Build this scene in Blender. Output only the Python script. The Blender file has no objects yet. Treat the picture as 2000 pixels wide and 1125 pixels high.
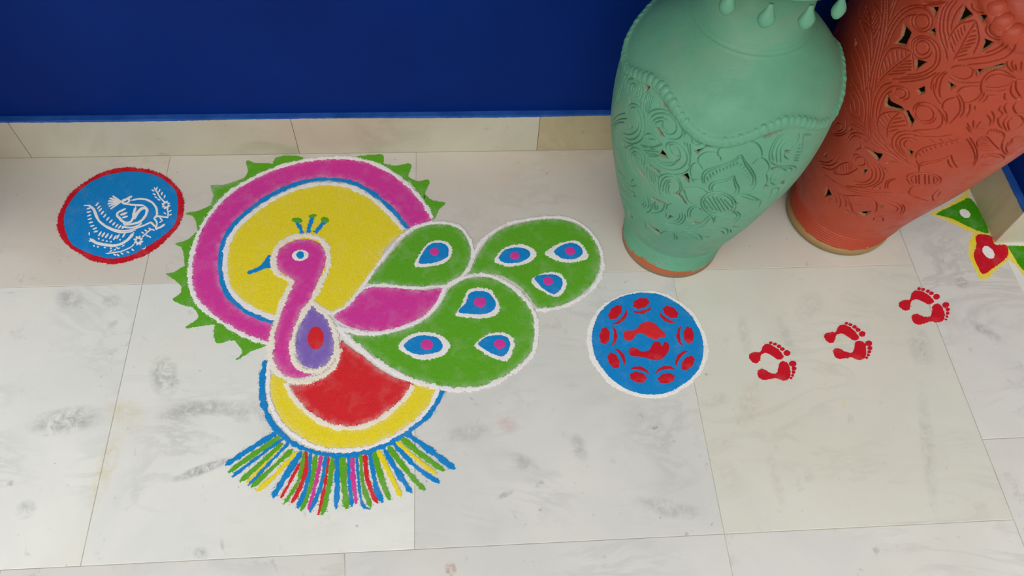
import bpy, bmesh, math, random
import numpy as np
from mathutils import Vector, Matrix
from mathutils.geometry import delaunay_2d_cdt

# ---------------------------------------------------------------- camera, sky, sun, exposure
sc = bpy.context.scene
col = sc.collection
W, H, FPX, CAM_Z = 2000.0, 1125.0, 1546.7, 1.5
PITCH, YAW, ROLL = math.radians(57.82), math.radians(-7.68), math.radians(4.98)

def cam_axes():
    cp, sp = math.cos(PITCH), math.sin(PITCH)
    f = np.array([0, cp, -sp]); r = np.array([1.0, 0, 0]); u = np.array([0, sp, cp])
    cr, sr = math.cos(ROLL), math.sin(ROLL)
    r2 = cr * r + sr * u; u2 = -sr * r + cr * u
    cy, sy = math.cos(YAW), math.sin(YAW)
    Z = np.array([[cy, -sy, 0], [sy, cy, 0], [0, 0, 1]])
    return Z @ r2, Z @ u2, Z @ f
RIGHT, UP, FWD = cam_axes()
cd = bpy.data.cameras.new('camera'); cam = bpy.data.objects.new('camera', cd); col.objects.link(cam)
M = Matrix.Identity(4)
for i in range(3):
    M[i][0], M[i][1], M[i][2] = RIGHT[i], UP[i], -FWD[i]
M[2][3] = CAM_Z
cam.matrix_world = M
cd.sensor_width = 36.0; cd.lens = FPX / W * 36.0; cd.clip_start = 0.02
sc.camera = cam

wd = bpy.data.worlds.new('sky'); sc.world = wd; wd.use_nodes = True
bg = wd.node_tree.nodes['Background']
bg.inputs[0].default_value = (1.0, 0.985, 0.96, 1); bg.inputs[1].default_value = 0.60
sd = bpy.data.lights.new('sun', 'SUN'); sun = bpy.data.objects.new('sun', sd); col.objects.link(sun)
sd.energy = 3.45; sd.angle = math.radians(75); sd.color = (1.0, 0.985, 0.955)
sun.rotation_euler = Vector((0.36, 0.58, -1.1)).to_track_quat('-Z', 'Y').to_euler()
sc.view_settings.view_transform = 'Standard'; sc.view_settings.look = 'None'
sc.view_settings.exposure = 0.0; sc.view_settings.gamma = 1.0
sc.view_settings.use_curve_mapping = False

# ---------------------------------------------------------------- helpers
def at(x, y, z=0.0):
    """Point of the horizontal plane z seen at photograph pixel (x, y)."""
    d = ((x - W / 2) / FPX) * RIGHT - ((y - H / 2) / FPX) * UP + FWD
    return d[:2] * ((z - CAM_Z) / d[2])

# crops in which the drawing on the floor and the carving were measured: origin and scale
CROP = dict(A=(300, 290, 3.308), B=(420, 440, 3.517), C=(640, 410, 3.125), D=(420, 690, 3.516), E=(90, 310, 5.114),
            F=(1130, 550, 4.689), H=(1440, 540, 4.762), K=(1720, 320, 4.018), L=(0, 600, 2.1425),
            G1=(1180, 100, 5.627), G2=(1180, 270, 5.627), G3=(1320, 220, 4.328),
            R1=(1640, 0, 6.25), R2=(1800, 0, 6.25), R3=(1600, 150, 6.25), R4=(1780, 130, 5.627), R5=(1540, 280, 5.113), P=(0, 0, 1.0))
def px(c, pts):
    ox, oy, s = CROP[c]
    return [(ox + x / s, oy + y / s) for x, y in pts]
def flo(c, pts):
    return np.array([at(*q) for q in px(c, pts)])
def plen(c, v, y=560):
    """Length on the floor of v crop pixels."""
    return v / CROP[c][2] / 880.0

def lin(r, g, b):
    f = lambda c: (c / 255) / 12.92 if c <= 10 else ((c / 255 + 0.055) / 1.055) ** 2.4
    return (f(r), f(g), f(b), 1.0)

def smooth(pts, closed=False, step=0.002):
    """Catmull-Rom through pts, resampled evenly."""
    P = np.asarray(pts, float); n = len(P)
    if n == 2 and not closed:
        m = max(2, int(np.hypot(*(P[1] - P[0])) / step)); t = np.linspace(0, 1, m + 1)[:, None]
        return P[0] * (1 - t) + P[1] * t
    idx = range(n) if closed else range(n - 1)
    out = []
    for i in idx:
        if closed: a, b, c, d = P[(i - 1) % n], P[i], P[(i + 1) % n], P[(i + 2) % n]
        else: a, b, c, d = P[max(i - 1, 0)], P[i], P[i + 1], P[min(i + 2, n - 1)]
        t = np.linspace(0, 1, 10, endpoint=False)[:, None]
        out.append(0.5 * (2 * b + (c - a) * t + (2 * a - 5 * b + 4 * c - d) * t ** 2 + (3 * b - a - 3 * c + d) * t ** 3))
    Q = np.vstack(out + [P[:1] if closed else P[-1:]])
    L = np.r_[0, np.cumsum(np.hypot(*np.diff(Q, axis=0).T))]
    m = max(3, int(L[-1] / step)); s = np.linspace(0, L[-1], m + 1)
    R = np.c_[np.interp(s, L, Q[:, 0]), np.interp(s, L, Q[:, 1])]
    return R[:-1] if closed else R

def tag(o, label=None, cat=None, group=None, kind=None):
    if label: o['label'] = label
    if cat: o['category'] = cat
    if group: o['group'] = group
    if kind: o['kind'] = kind
    return o
def empty(name, loc, label=None, cat=None, group=None):
    o = bpy.data.objects.new(name, None); col.objects.link(o); o.location = loc; o.empty_display_size = 0.05
    return tag(o, label, cat, group)
def link(name, me, mat, parent=None, origin=(0, 0, 0)):
    """Mesh given in world coordinates -> object with its origin at origin."""
    origin = Vector(origin)
    if origin.length: me.transform(Matrix.Translation(-origin))
    o = bpy.data.objects.new(name, me); col.objects.link(o)
    if mat: me.materials.append(mat)
    o.location = origin
    if parent:
        o.parent = parent; o.location = origin - parent_loc(parent)
    return o
def parent_loc(p):
    v = Vector(p.location)
    while p.parent: p = p.parent; v += Vector(p.location)
    return v
def mesh(name, v, f, smooth_=False):
    me = bpy.data.meshes.new(name); me.from_pydata([tuple(map(float, a)) for a in v], [], [tuple(map(int, a)) for a in f]); me.update()
    if smooth_: me.polygons.foreach_set('use_smooth', [True] * len(me.polygons))
    return me

# ---------------------------------------------------------------- materials
def nodes(name, rough=0.6, spec=0.3):
    m = bpy.data.materials.new(name); m.use_nodes = True
    nt = m.node_tree; b = nt.nodes['Principled BSDF']
    b.inputs['Roughness'].default_value = rough; b.inputs['Specular IOR Level'].default_value = spec
    return m, nt, b
def N(nt, t, **kw):
    n = nt.nodes.new(t)
    for k, v in kw.items():
        if k.startswith('i_'): n.inputs[k[2:].replace('_', ' ')].default_value = v
        else: setattr(n, k, v)
    return n
def ramp(nt, fac, stops):
    r = nt.nodes.new('ShaderNodeValToRGB'); nt.links.new(fac, r.inputs[0])
    e = r.color_ramp.elements
    while len(e) < len(stops): e.new(0.5)
    for k, (p, c) in enumerate(stops):
        e[k].position = p; e[k].color = c if len(c) == 4 else (*c, 1)
    return r
def mix(nt, fac, a, b, mode='MIX'):
    n = nt.nodes.new('ShaderNodeMix'); n.data_type = 'RGBA'; n.blend_type = mode
    for s, v in ((n.inputs[0], fac), (n.inputs[6], a), (n.inputs[7], b)):
        if isinstance(v, bpy.types.NodeSocket): nt.links.new(v, s)
        else: s.default_value = v
    return n.outputs[2]
def noise(nt, vec, scale, detail=4, rough=0.55, dist=0.0):
    n = N(nt, 'ShaderNodeTexNoise', i_Scale=scale, i_Detail=detail, i_Roughness=rough, i_Distortion=dist)
    if vec is not None: nt.links.new(vec, n.inputs['Vector'])
    return n.outputs[0]
G0, G1_ = (0, 0, 0, 1), (1, 1, 1, 1)

def marble(name, base, alt, vein, warm, rough=0.38, speck=0.55, warm_amt=0.6, marks=()):
    m, nt, b = nodes(name, rough, 0.25)
    tc = N(nt, 'ShaderNodeTexCoord'); oi = N(nt, 'ShaderNodeObjectInfo')
    mul = N(nt, 'ShaderNodeMath', operation='MULTIPLY'); nt.links.new(oi.outputs['Random'], mul.inputs[0]); mul.inputs[1].default_value = 37.0
    ad = N(nt, 'ShaderNodeVectorMath', operation='ADD'); nt.links.new(tc.outputs['Object'], ad.inputs[0]); nt.links.new(mul.outputs[0], ad.inputs[1])
    v = ad.outputs[0]
    c = mix(nt, ramp(nt, noise(nt, v, 3.2, 6, 0.6, 0.4), [(0.35, G0), (0.68, G1_)]).outputs[0], base, alt)
    wm = N(nt, 'ShaderNodeMath', operation='MULTIPLY', use_clamp=True); wm.inputs[1].default_value = warm_amt
    nt.links.new(ramp(nt, noise(nt, v, 2.1, 5, 0.6, 0.8), [(0.5, G0), (0.75, G1_)]).outputs[0], wm.inputs[0])
    c = mix(nt, wm.outputs[0], c, warm)
    # long soft grey veins
    mp = N(nt, 'ShaderNodeMapping'); nt.links.new(v, mp.inputs[0]); mp.inputs['Rotation'].default_value = (0, 0, 0.6); mp.inputs['Scale'].default_value = (1.0, 2.6, 1.0)
    nv = noise(nt, mp.outputs[0], 2.6, 8, 0.62, 1.6)
    vr = ramp(nt, nv, [(0.455, G0), (0.497, (0.8, 0.8, 0.8, 1)), (0.505, (0.8, 0.8, 0.8, 1)), (0.56, G0)])
    pm = N(nt, 'ShaderNodeMath', operation='MULTIPLY'); nt.links.new(vr.outputs[0], pm.inputs[0])
    nt.links.new(ramp(nt, noise(nt, v, 3.7, 3), [(0.47, G0), (0.72, (0.42, 0.42, 0.42, 1))]).outputs[0], pm.inputs[1])
    c = mix(nt, pm.outputs[0], c, vein)
    # flecks and smudges
    fl = ramp(nt, noise(nt, v, 26, 3, 0.6, 0.5), [(0.66, G0), (0.80, (speck, speck, speck, 1))])
    c = mix(nt, fl.outputs[0], c, vein)
    f2 = ramp(nt, noise(nt, v, 9, 7, 0.75, 0.2), [(0.62, G0), (0.74, (speck * 0.7,) * 3), (0.8, (speck,) * 3)])
    c = mix(nt, f2.outputs[0], c, vein)
    f3 = ramp(nt, noise(nt, v, 75, 2, 0.5), [(0.74, G0), (0.8, (0.5, 0.5, 0.5, 1))])
    c = mix(nt, f3.outputs[0], c, tuple(0.55 * x for x in vein[:3]) + (1,))
    # single mineral smudges and stains of the slabs, each at its own place on the floor
    for (x, y, rx, ry, rot, colr, amt) in marks:
        ge = N(nt, 'ShaderNodeNewGeometry'); mp = N(nt, 'ShaderNodeMapping', vector_type='TEXTURE'); nt.links.new(ge.outputs['Position'], mp.inputs[0])
        mp.inputs['Location'].default_value = (x, y, 0); mp.inputs['Rotation'].default_value = (0, 0, rot); mp.inputs['Scale'].default_value = (rx, ry, 1)
        ln = N(nt, 'ShaderNodeVectorMath', operation='LENGTH'); nt.links.new(mp.outputs[0], ln.inputs[0])
        rm = ramp(nt, ln.outputs['Value'], [(0.0, (min(1, amt * 1.5),) * 3), (0.55, (amt,) * 3), (1.0, G0)])
        nz = ramp(nt, noise(nt, ge.outputs['Position'], 48, 8, 0.78, 0.6), [(0.40, G0), (0.60, G1_)])
        mu = N(nt, 'ShaderNodeMath', operation='MULTIPLY'); nt.links.new(rm.outputs[0], mu.inputs[0]); nt.links.new(nz.outputs[0], mu.inputs[1])
        c = mix(nt, mu.outputs[0], c, colr)
    nt.links.new(c, b.inputs['Base Color'])
    bp = N(nt, 'ShaderNodeBump', i_Strength=0.06, i_Distance=0.002); nt.links.new(noise(nt, v, 40, 3), bp.inputs['Height'])
    nt.links.new(bp.outputs[0], b.inputs['Normal'])
    return m
def mark(x0, y0, x1, y1, w, colr, amt):
    a, b = at(x0, y0), at(x1, y1); d = b - a; m_ = (a + b) / 2
    return (m_[0], m_[1], max(0.006, np.hypot(*d) / 2 * 1.25), w * 1.5, math.atan2(d[1], d[0]), colr, amt)
SG, SY, SB, SP = lin(140, 142, 144), lin(206, 194, 140), lin(150, 184, 200), lin(206, 172, 164)
MARKS = [mark(345, 935, 445, 898, 0.008, SG, 0.8), mark(312, 700, 330, 770, 0.022, SG, 0.55), mark(60, 830, 200, 812, 0.022, SG, 0.5), mark(310, 815, 420, 790, 0.016, SG, 0.4), mark(395, 795, 490, 800, 0.014, SG, 0.35),
         mark(225, 830, 262, 780, 0.035, SY, 0.3), mark(180, 985, 230, 850, 0.016, SY, 0.4), mark(110, 575, 160, 590, 0.02, SG, 0.4), mark(200, 585, 235, 590, 0.014, SG, 0.35), mark(30, 1005, 70, 985, 0.014, SG, 0.35),
         mark(980, 838, 1000, 815, 0.02, SP, 0.45), mark(870, 852, 960, 838, 0.014, SG, 0.3), mark(1000, 890, 1050, 920, 0.012, SG, 0.4), mark(1120, 850, 1140, 900, 0.014, SG, 0.35), mark(985, 960, 990, 970, 0.014, SG, 0.5), mark(1240, 980, 1370, 1005, 0.014, SG, 0.35),
         mark(1305, 545, 1350, 580, 0.045, SB, 0.3), mark(870, 1115, 890, 1108, 0.01, lin(170, 120, 100), 0.8), mark(1870, 560, 1885, 545, 0.012, SG, 0.5), mark(1890, 625, 1960, 670, 0.012, SG, 0.35), mark(385, 1090, 400, 1070, 0.012, SG, 0.45), mark(60, 470, 90, 440, 0.012, SG, 0.3)]
MARB_GREY = marble('marble_grey_white', lin(228, 229, 222), lin(216, 217, 212), lin(156, 158, 158), lin(220, 216, 202), marks=MARKS)
SW = lin(170, 150, 124)
MARKS2 = [mark(1450, 830, 1475, 750, 0.02, SW, 0.22), mark(1390, 770, 1400, 795, 0.03, SW, 0.19), mark(1450, 620, 1460, 690, 0.012, SG, 0.22), mark(1520, 620, 1548, 690, 0.010, SG, 0.22), mark(1560, 625, 1600, 575, 0.022, SG, 0.19), mark(1790, 640, 1808, 720, 0.022, SG, 0.28),
          mark(1800, 760, 1825, 990, 0.012, SG, 0.22), mark(1500, 880, 1530, 990, 0.010, SW, 0.19), mark(1570, 925, 1590, 930, 0.014, SG, 0.17), mark(1645, 788, 1650, 790, 0.008, lin(220, 200, 90), 0.5), mark(1420, 900, 1430, 960, 0.016, SW, 0.14)]
MARB_COOL = marble('marble_cool_grey', lin(216, 215, 209), lin(204, 204, 200), lin(150, 150, 150), lin(210, 204, 192), marks=MARKS, speck=0.75)
MARB_CREAM = marble('marble_cream', lin(214, 214, 203), lin(206, 207, 196), lin(172, 171, 160), lin(212, 207, 192), warm_amt=0.6, speck=0.35, marks=MARKS2)
MARB_WARM = marble('marble_warm', lin(214, 209, 198), lin(206, 200, 188), lin(164, 156, 144), lin(210, 192, 176), warm_amt=0.7)
MARB_SKIRT = marble('marble_skirting', lin(194, 190, 172), lin(180, 174, 154), lin(146, 136, 110), lin(190, 172, 154), warm_amt=0.8, rough=0.32)
MARB_SKIRT2 = marble('marble_skirting_tan', lin(184, 174, 142), lin(172, 160, 128), lin(140, 128, 94), lin(182, 168, 136), warm_amt=0.7, rough=0.32)

def plain(name, c, rough=0.8, spec=0.2, bump=0.0, bscale=60, c2=None, cscale=8):
    m, nt, b = nodes(name, rough, spec)
    tc = N(nt, 'ShaderNodeTexCoord'); v = tc.outputs['Object']
    if c2: nt.links.new(mix(nt, ramp(nt, noise(nt, v, cscale, 5), [(0.35, G0), (0.7, G1_)]).outputs[0], c, c2), b.inputs['Base Color'])
    else: b.inputs['Base Color'].default_value = c
    if bump:
        bp = N(nt, 'ShaderNodeBump', i_Strength=bump, i_Distance=0.002); nt.links.new(noise(nt, v, bscale, 4), bp.inputs['Height'])
        nt.links.new(bp.outputs[0], b.inputs['Normal'])
    return m
GROUT = plain('grout', lin(196, 192, 180), 0.9, 0.1, 0.4, 200, lin(170, 164, 150), 25)
WALLBLUE = plain('blue_wall_paint', lin(0, 38, 116), 0.55, 0.1, 0.12, 45, lin(0, 33, 104), 3)
LEDGEBLUE_LIT = plain('blue_paint_lit_ledge', lin(44, 92, 168), 0.5, 0.15, 0.3, 60, lin(26, 72, 150), 20)  # lighter than the wall blue: light on the ledge top put into the colour

# ---------------------------------------------------------------- structure: floor, walls, skirting
rng = random.Random(7)
def prism(name, poly, z0, z1, mat, parent=None, bevel=0.0, origin=None):
    """Vertical prism over a polygon, top edge chamfered by bevel."""
    P = np.asarray(poly, float); n = len(P)
    if bevel:
        c = P.mean(0); d = P - c; q = c + d * (1 - bevel / np.maximum(np.hypot(*d.T), 1e-6) * 1.4)[:, None]
        rings = [(P, z0), (P, z1 - bevel), (q, z1)]
    else: rings = [(P, z0), (P, z1)]
    v = [(x, y, z) for R, z in rings for x, y in R]
    f = [tuple(range(n))[::-1], tuple(range((len(rings) - 1) * n, len(rings) * n))]
    for k in range(len(rings) - 1):
        for i in range(n): j = (i + 1) % n; f.append((k * n + i, k * n + j, (k + 1) * n + j, (k + 1) * n + i))
    o = origin if origin is not None else (P[:, 0].mean(), P[:, 1].mean(), 0)
    return link(name, mesh(name, v, f), mat, parent, o)
def rect(x0, x1, y0, y1): return [(x0, y0), (x1, y0), (x1, y1), (x0, y1)]

fl = prism('floor', rect(-2.1, 2.55, -1.5, 1.62), -0.06, -0.0012, GROUT, None, 0, (0, 0, 0))
tag(fl, 'pale marble tiled floor the powder drawings lie on', kind='structure')
JX = [-1.881, -1.281, -0.683, -0.088, 0.4965, 1.0725]
G = 0.0006
def tile(p, mat, dz=0.0):
    c = np.mean(p, axis=0); q = []
    for a in p:
        d = np.array(a) - c; q.append(np.array(a) - np.sign(d) * G)
    prism('tile', q, -0.012, dz, mat, fl, 0.0006)
YT, YA, YC, YD = 1.3415, 0.9715, 0.3735, -0.2265
top = [MARB_WARM] * 5
midm = [MARB_GREY, MARB_GREY, MARB_GREY, MARB_COOL, MARB_CREAM]
for i in range(5):
    tile(rect(JX[i], JX[i + 1], YA, YT), top[i], rng.uniform(-0.0004, 0))
    tile(rect(JX[i], JX[i + 1], YC, YA), midm[i], rng.uniform(-0.0004, 0))
# front row, its joints out of step with the row behind
c0 = [(-1.881, -1.881), (-1.42, -1.42), (-0.82, -0.82), (-0.2155, -0.165), (0.4965, 0.4965), (1.0725, 1.0725)]
for i in range(5):
    (a0, a1), (b0, b1) = c0[i], c0[i + 1]
    tile([(a1, YD), (b1, YD), (b0, YC), (a0, YC)], MARB_GREY if i < 2 else MARB_COOL, rng.uniform(-0.0005, -0.0001))
    tile(rect(JX[i], JX[i + 1], -0.8265, YD), MARB_GREY)
    tile(rect(JX[i], JX[i + 1], -1.4265, -0.8265), MARB_GREY)
# narrower course on the right, running to the wall corner
for y0, y1 in ((0.5385, YT), (-0.06, 0.5385), (-0.66, -0.06), (-1.26, -0.66)):
    tile(rect(1.0725, 1.3065, y0, y1), MARB_COOL, 0.0003)
for y0, y1 in ((0.43, 1.0335), (-0.17, 0.43), (-0.77, -0.17), (-1.37, -0.77)):
    tile(rect(1.3065, 1.9065, y0, y1), MARB_GREY, -0.0003); tile(rect(1.9065, 2.5065, y0, y1), MARB_GREY, -0.0002)
for y0, y1 in ((YC, YT),):
    tile(rect(-2.1, -1.881, y0, y1), MARB_WARM)

SK = 0.0150; ZS = 0.1225
wb = prism('wall_back', rect(-1.30, 1.32, 1.3415 + SK, 1.62), 0.0, 2.5, WALLBLUE, None, 0, (0, 1.36, 0))
tag(wb, 'deep blue painted wall behind the marble skirting', kind='structure')
wr = prism('wall_right', rect(1.295 + SK, 2.5, 1.0265 + SK, 1.62), 0.0, 2.5, WALLBLUE, None, 0, (1.31, 1.04, 0))
tag(wr, 'deep blue painted wall corner at the right edge', kind='structure')
wl = prism('wall_left', rect(-2.1, -1.15 - SK, 1.0265 + SK, 1.62), 0.0, 2.5, WALLBLUE, None, 0, (-1.23, 1.04, 0))
tag(wl, 'deep blue painted wall return beyond the left edge', kind='structure')

def skirting(name, segs, axis, face, depth_dir, label, mats):
    """Row of skirting slabs; segs = joints along the run; the paint of the wall laps onto the top ledge."""
    root = empty(name, (0, 0, 0)); tag(root, label, kind='structure')
    for k in range(len(segs) - 1):
        a, b = segs[k] + 0.0006, segs[k + 1] - 0.0006
        d0, d1 = sorted((face + rng.uniform(-0.0003, 0.0003), face + depth_dir * SK))
        q = rect(a, b, d0, d1) if axis == 'x' else rect(d0, d1, a, b)
        prism('skirting_slab', q, 0.0, ZS + rng.uniform(-0.0006, 0.0006), mats[k % len(mats)], root, 0.0006)
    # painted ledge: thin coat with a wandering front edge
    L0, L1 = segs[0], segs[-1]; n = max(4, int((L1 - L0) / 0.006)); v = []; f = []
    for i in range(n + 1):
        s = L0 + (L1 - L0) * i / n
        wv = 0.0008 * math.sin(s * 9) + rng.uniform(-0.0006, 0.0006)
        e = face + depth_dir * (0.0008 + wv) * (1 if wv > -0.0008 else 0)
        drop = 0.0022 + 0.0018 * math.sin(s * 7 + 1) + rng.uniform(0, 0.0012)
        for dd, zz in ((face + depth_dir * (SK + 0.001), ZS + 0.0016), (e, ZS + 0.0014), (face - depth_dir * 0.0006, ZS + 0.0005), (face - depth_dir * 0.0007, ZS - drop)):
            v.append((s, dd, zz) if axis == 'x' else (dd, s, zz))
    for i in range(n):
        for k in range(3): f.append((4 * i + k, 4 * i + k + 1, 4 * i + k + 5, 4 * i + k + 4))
    link('paint_ledge', mesh('paint_ledge', v, f), LEDGEBLUE_LIT, root)
    return root
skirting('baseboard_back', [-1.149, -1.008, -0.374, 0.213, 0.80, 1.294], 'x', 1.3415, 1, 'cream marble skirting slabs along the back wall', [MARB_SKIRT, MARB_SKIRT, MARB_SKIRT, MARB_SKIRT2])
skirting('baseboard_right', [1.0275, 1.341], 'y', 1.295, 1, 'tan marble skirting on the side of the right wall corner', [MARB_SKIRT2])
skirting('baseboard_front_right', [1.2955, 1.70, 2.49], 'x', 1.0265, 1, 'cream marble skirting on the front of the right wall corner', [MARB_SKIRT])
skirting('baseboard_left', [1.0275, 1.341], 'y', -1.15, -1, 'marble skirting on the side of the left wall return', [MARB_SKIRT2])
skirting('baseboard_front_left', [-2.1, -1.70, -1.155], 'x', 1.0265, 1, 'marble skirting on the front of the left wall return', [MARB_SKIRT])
cl = prism('shade_ceiling', rect(-2.1, 2.5, -0.30, 1.62), 2.5, 2.6, plain('shade_ceiling_paint', lin(225, 222, 214), 0.9, 0.1), None, 0, (0, 0.7, 2.5))  # unseen, added overhead so the floor darkens towards the back wall
tag(cl, 'plain pale unseen slab overhead, added to shade the recess', kind='structure')

# ---------------------------------------------------------------- the two carved clay vases
def spline(zk, rk):
    zk = np.asarray(zk, float); rk = np.asarray(rk, float); n = len(zk); h = np.diff(zk); A = np.eye(n); b = np.zeros(n)
    for i in range(1, n - 1):
        A[i, i - 1] = h[i - 1]; A[i, i] = 2 * (h[i - 1] + h[i]); A[i, i + 1] = h[i]; b[i] = 6 * ((rk[i + 1] - rk[i]) / h[i] - (rk[i] - rk[i - 1]) / h[i - 1])
    m = np.linalg.solve(A, b)
    def f(z):
        z = np.asarray(z, float); i = np.clip(np.searchsorted(zk, z) - 1, 0, n - 2); t = z - zk[i]; u = zk[i + 1] - z; hh = h[i]
        return (m[i] * u ** 3 + m[i + 1] * t ** 3) / (6 * hh) + (rk[i] / hh - m[i] * hh / 6) * u + (rk[i + 1] / hh - m[i + 1] * hh / 6) * t
    return f

def clay_paint(name, paint, paint2, dust, clay, rough, spec, chips=0.0):
    """Painted fired clay: attribute 'paint' is 1 where the coat lies and 0 on raw clay (cut edges, foot, inside)."""
    m, nt, b = nodes(name, rough, spec)
    tc = N(nt, 'ShaderNodeTexCoord'); v = tc.outputs['Object']
    c = mix(nt, ramp(nt, noise(nt, v, 9, 5, 0.6), [(0.35, G0), (0.7, G1_)]).outputs[0], paint, paint2)
    dm = N(nt, 'ShaderNodeMath', operation='MULTIPLY'); dm.inputs[1].default_value = 0.55
    nt.links.new(ramp(nt, noise(nt, v, 5, 6, 0.65, 0.6), [(0.48, G0), (0.72, G1_)]).outputs[0], dm.inputs[0])
    c = mix(nt, dm.outputs[0], c, dust)
    ch = ramp(nt, noise(nt, v, 130, 2, 0.5), [(0.76, G0), (0.79, (chips,) * 3)])
    c = mix(nt, ch.outputs[0], c, lin(226, 190, 178))
    at_ = N(nt, 'ShaderNodeAttribute', attribute_name='paint'); ge = N(nt, 'ShaderNodeNewGeometry')
    inv = N(nt, 'ShaderNodeMath', operation='SUBTRACT', use_clamp=True); nt.links.new(at_.outputs['Fac'], inv.inputs[0]); nt.links.new(ge.outputs['Backfacing'], inv.inputs[1])
    foot = N(nt, 'ShaderNodeAttribute', attribute_name='foot')
    cl = ramp(nt, foot.outputs['Fac'], [(0.0, clay[0]), (0.5, clay[1]), (1.0, clay[2])]).outputs[0]
    cl = mix(nt, noise(nt, v, 30, 4), cl, (0.9, 0.9, 0.9, 1), 'MULTIPLY')
    c = mix(nt, inv.outputs[0], cl, c)
    nt.links.new(c, b.inputs['Base Color'])
    bp = N(nt, 'ShaderNodeBump', i_Strength=0.25, i_Distance=0.0015); nt.links.new(noise(nt, v, 220, 4), bp.inputs['Height'])
    nt.links.new(bp.outputs[0], b.inputs['Normal'])
    rr = ramp(nt, noise(nt, v, 30, 4, 0.7), [(0.45, (rough - 0.14,) * 3), (0.7, (rough + 0.1,) * 3)])
    nt.links.new(rr.outputs[0], b.inputs['Roughness'])
    return m

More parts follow.
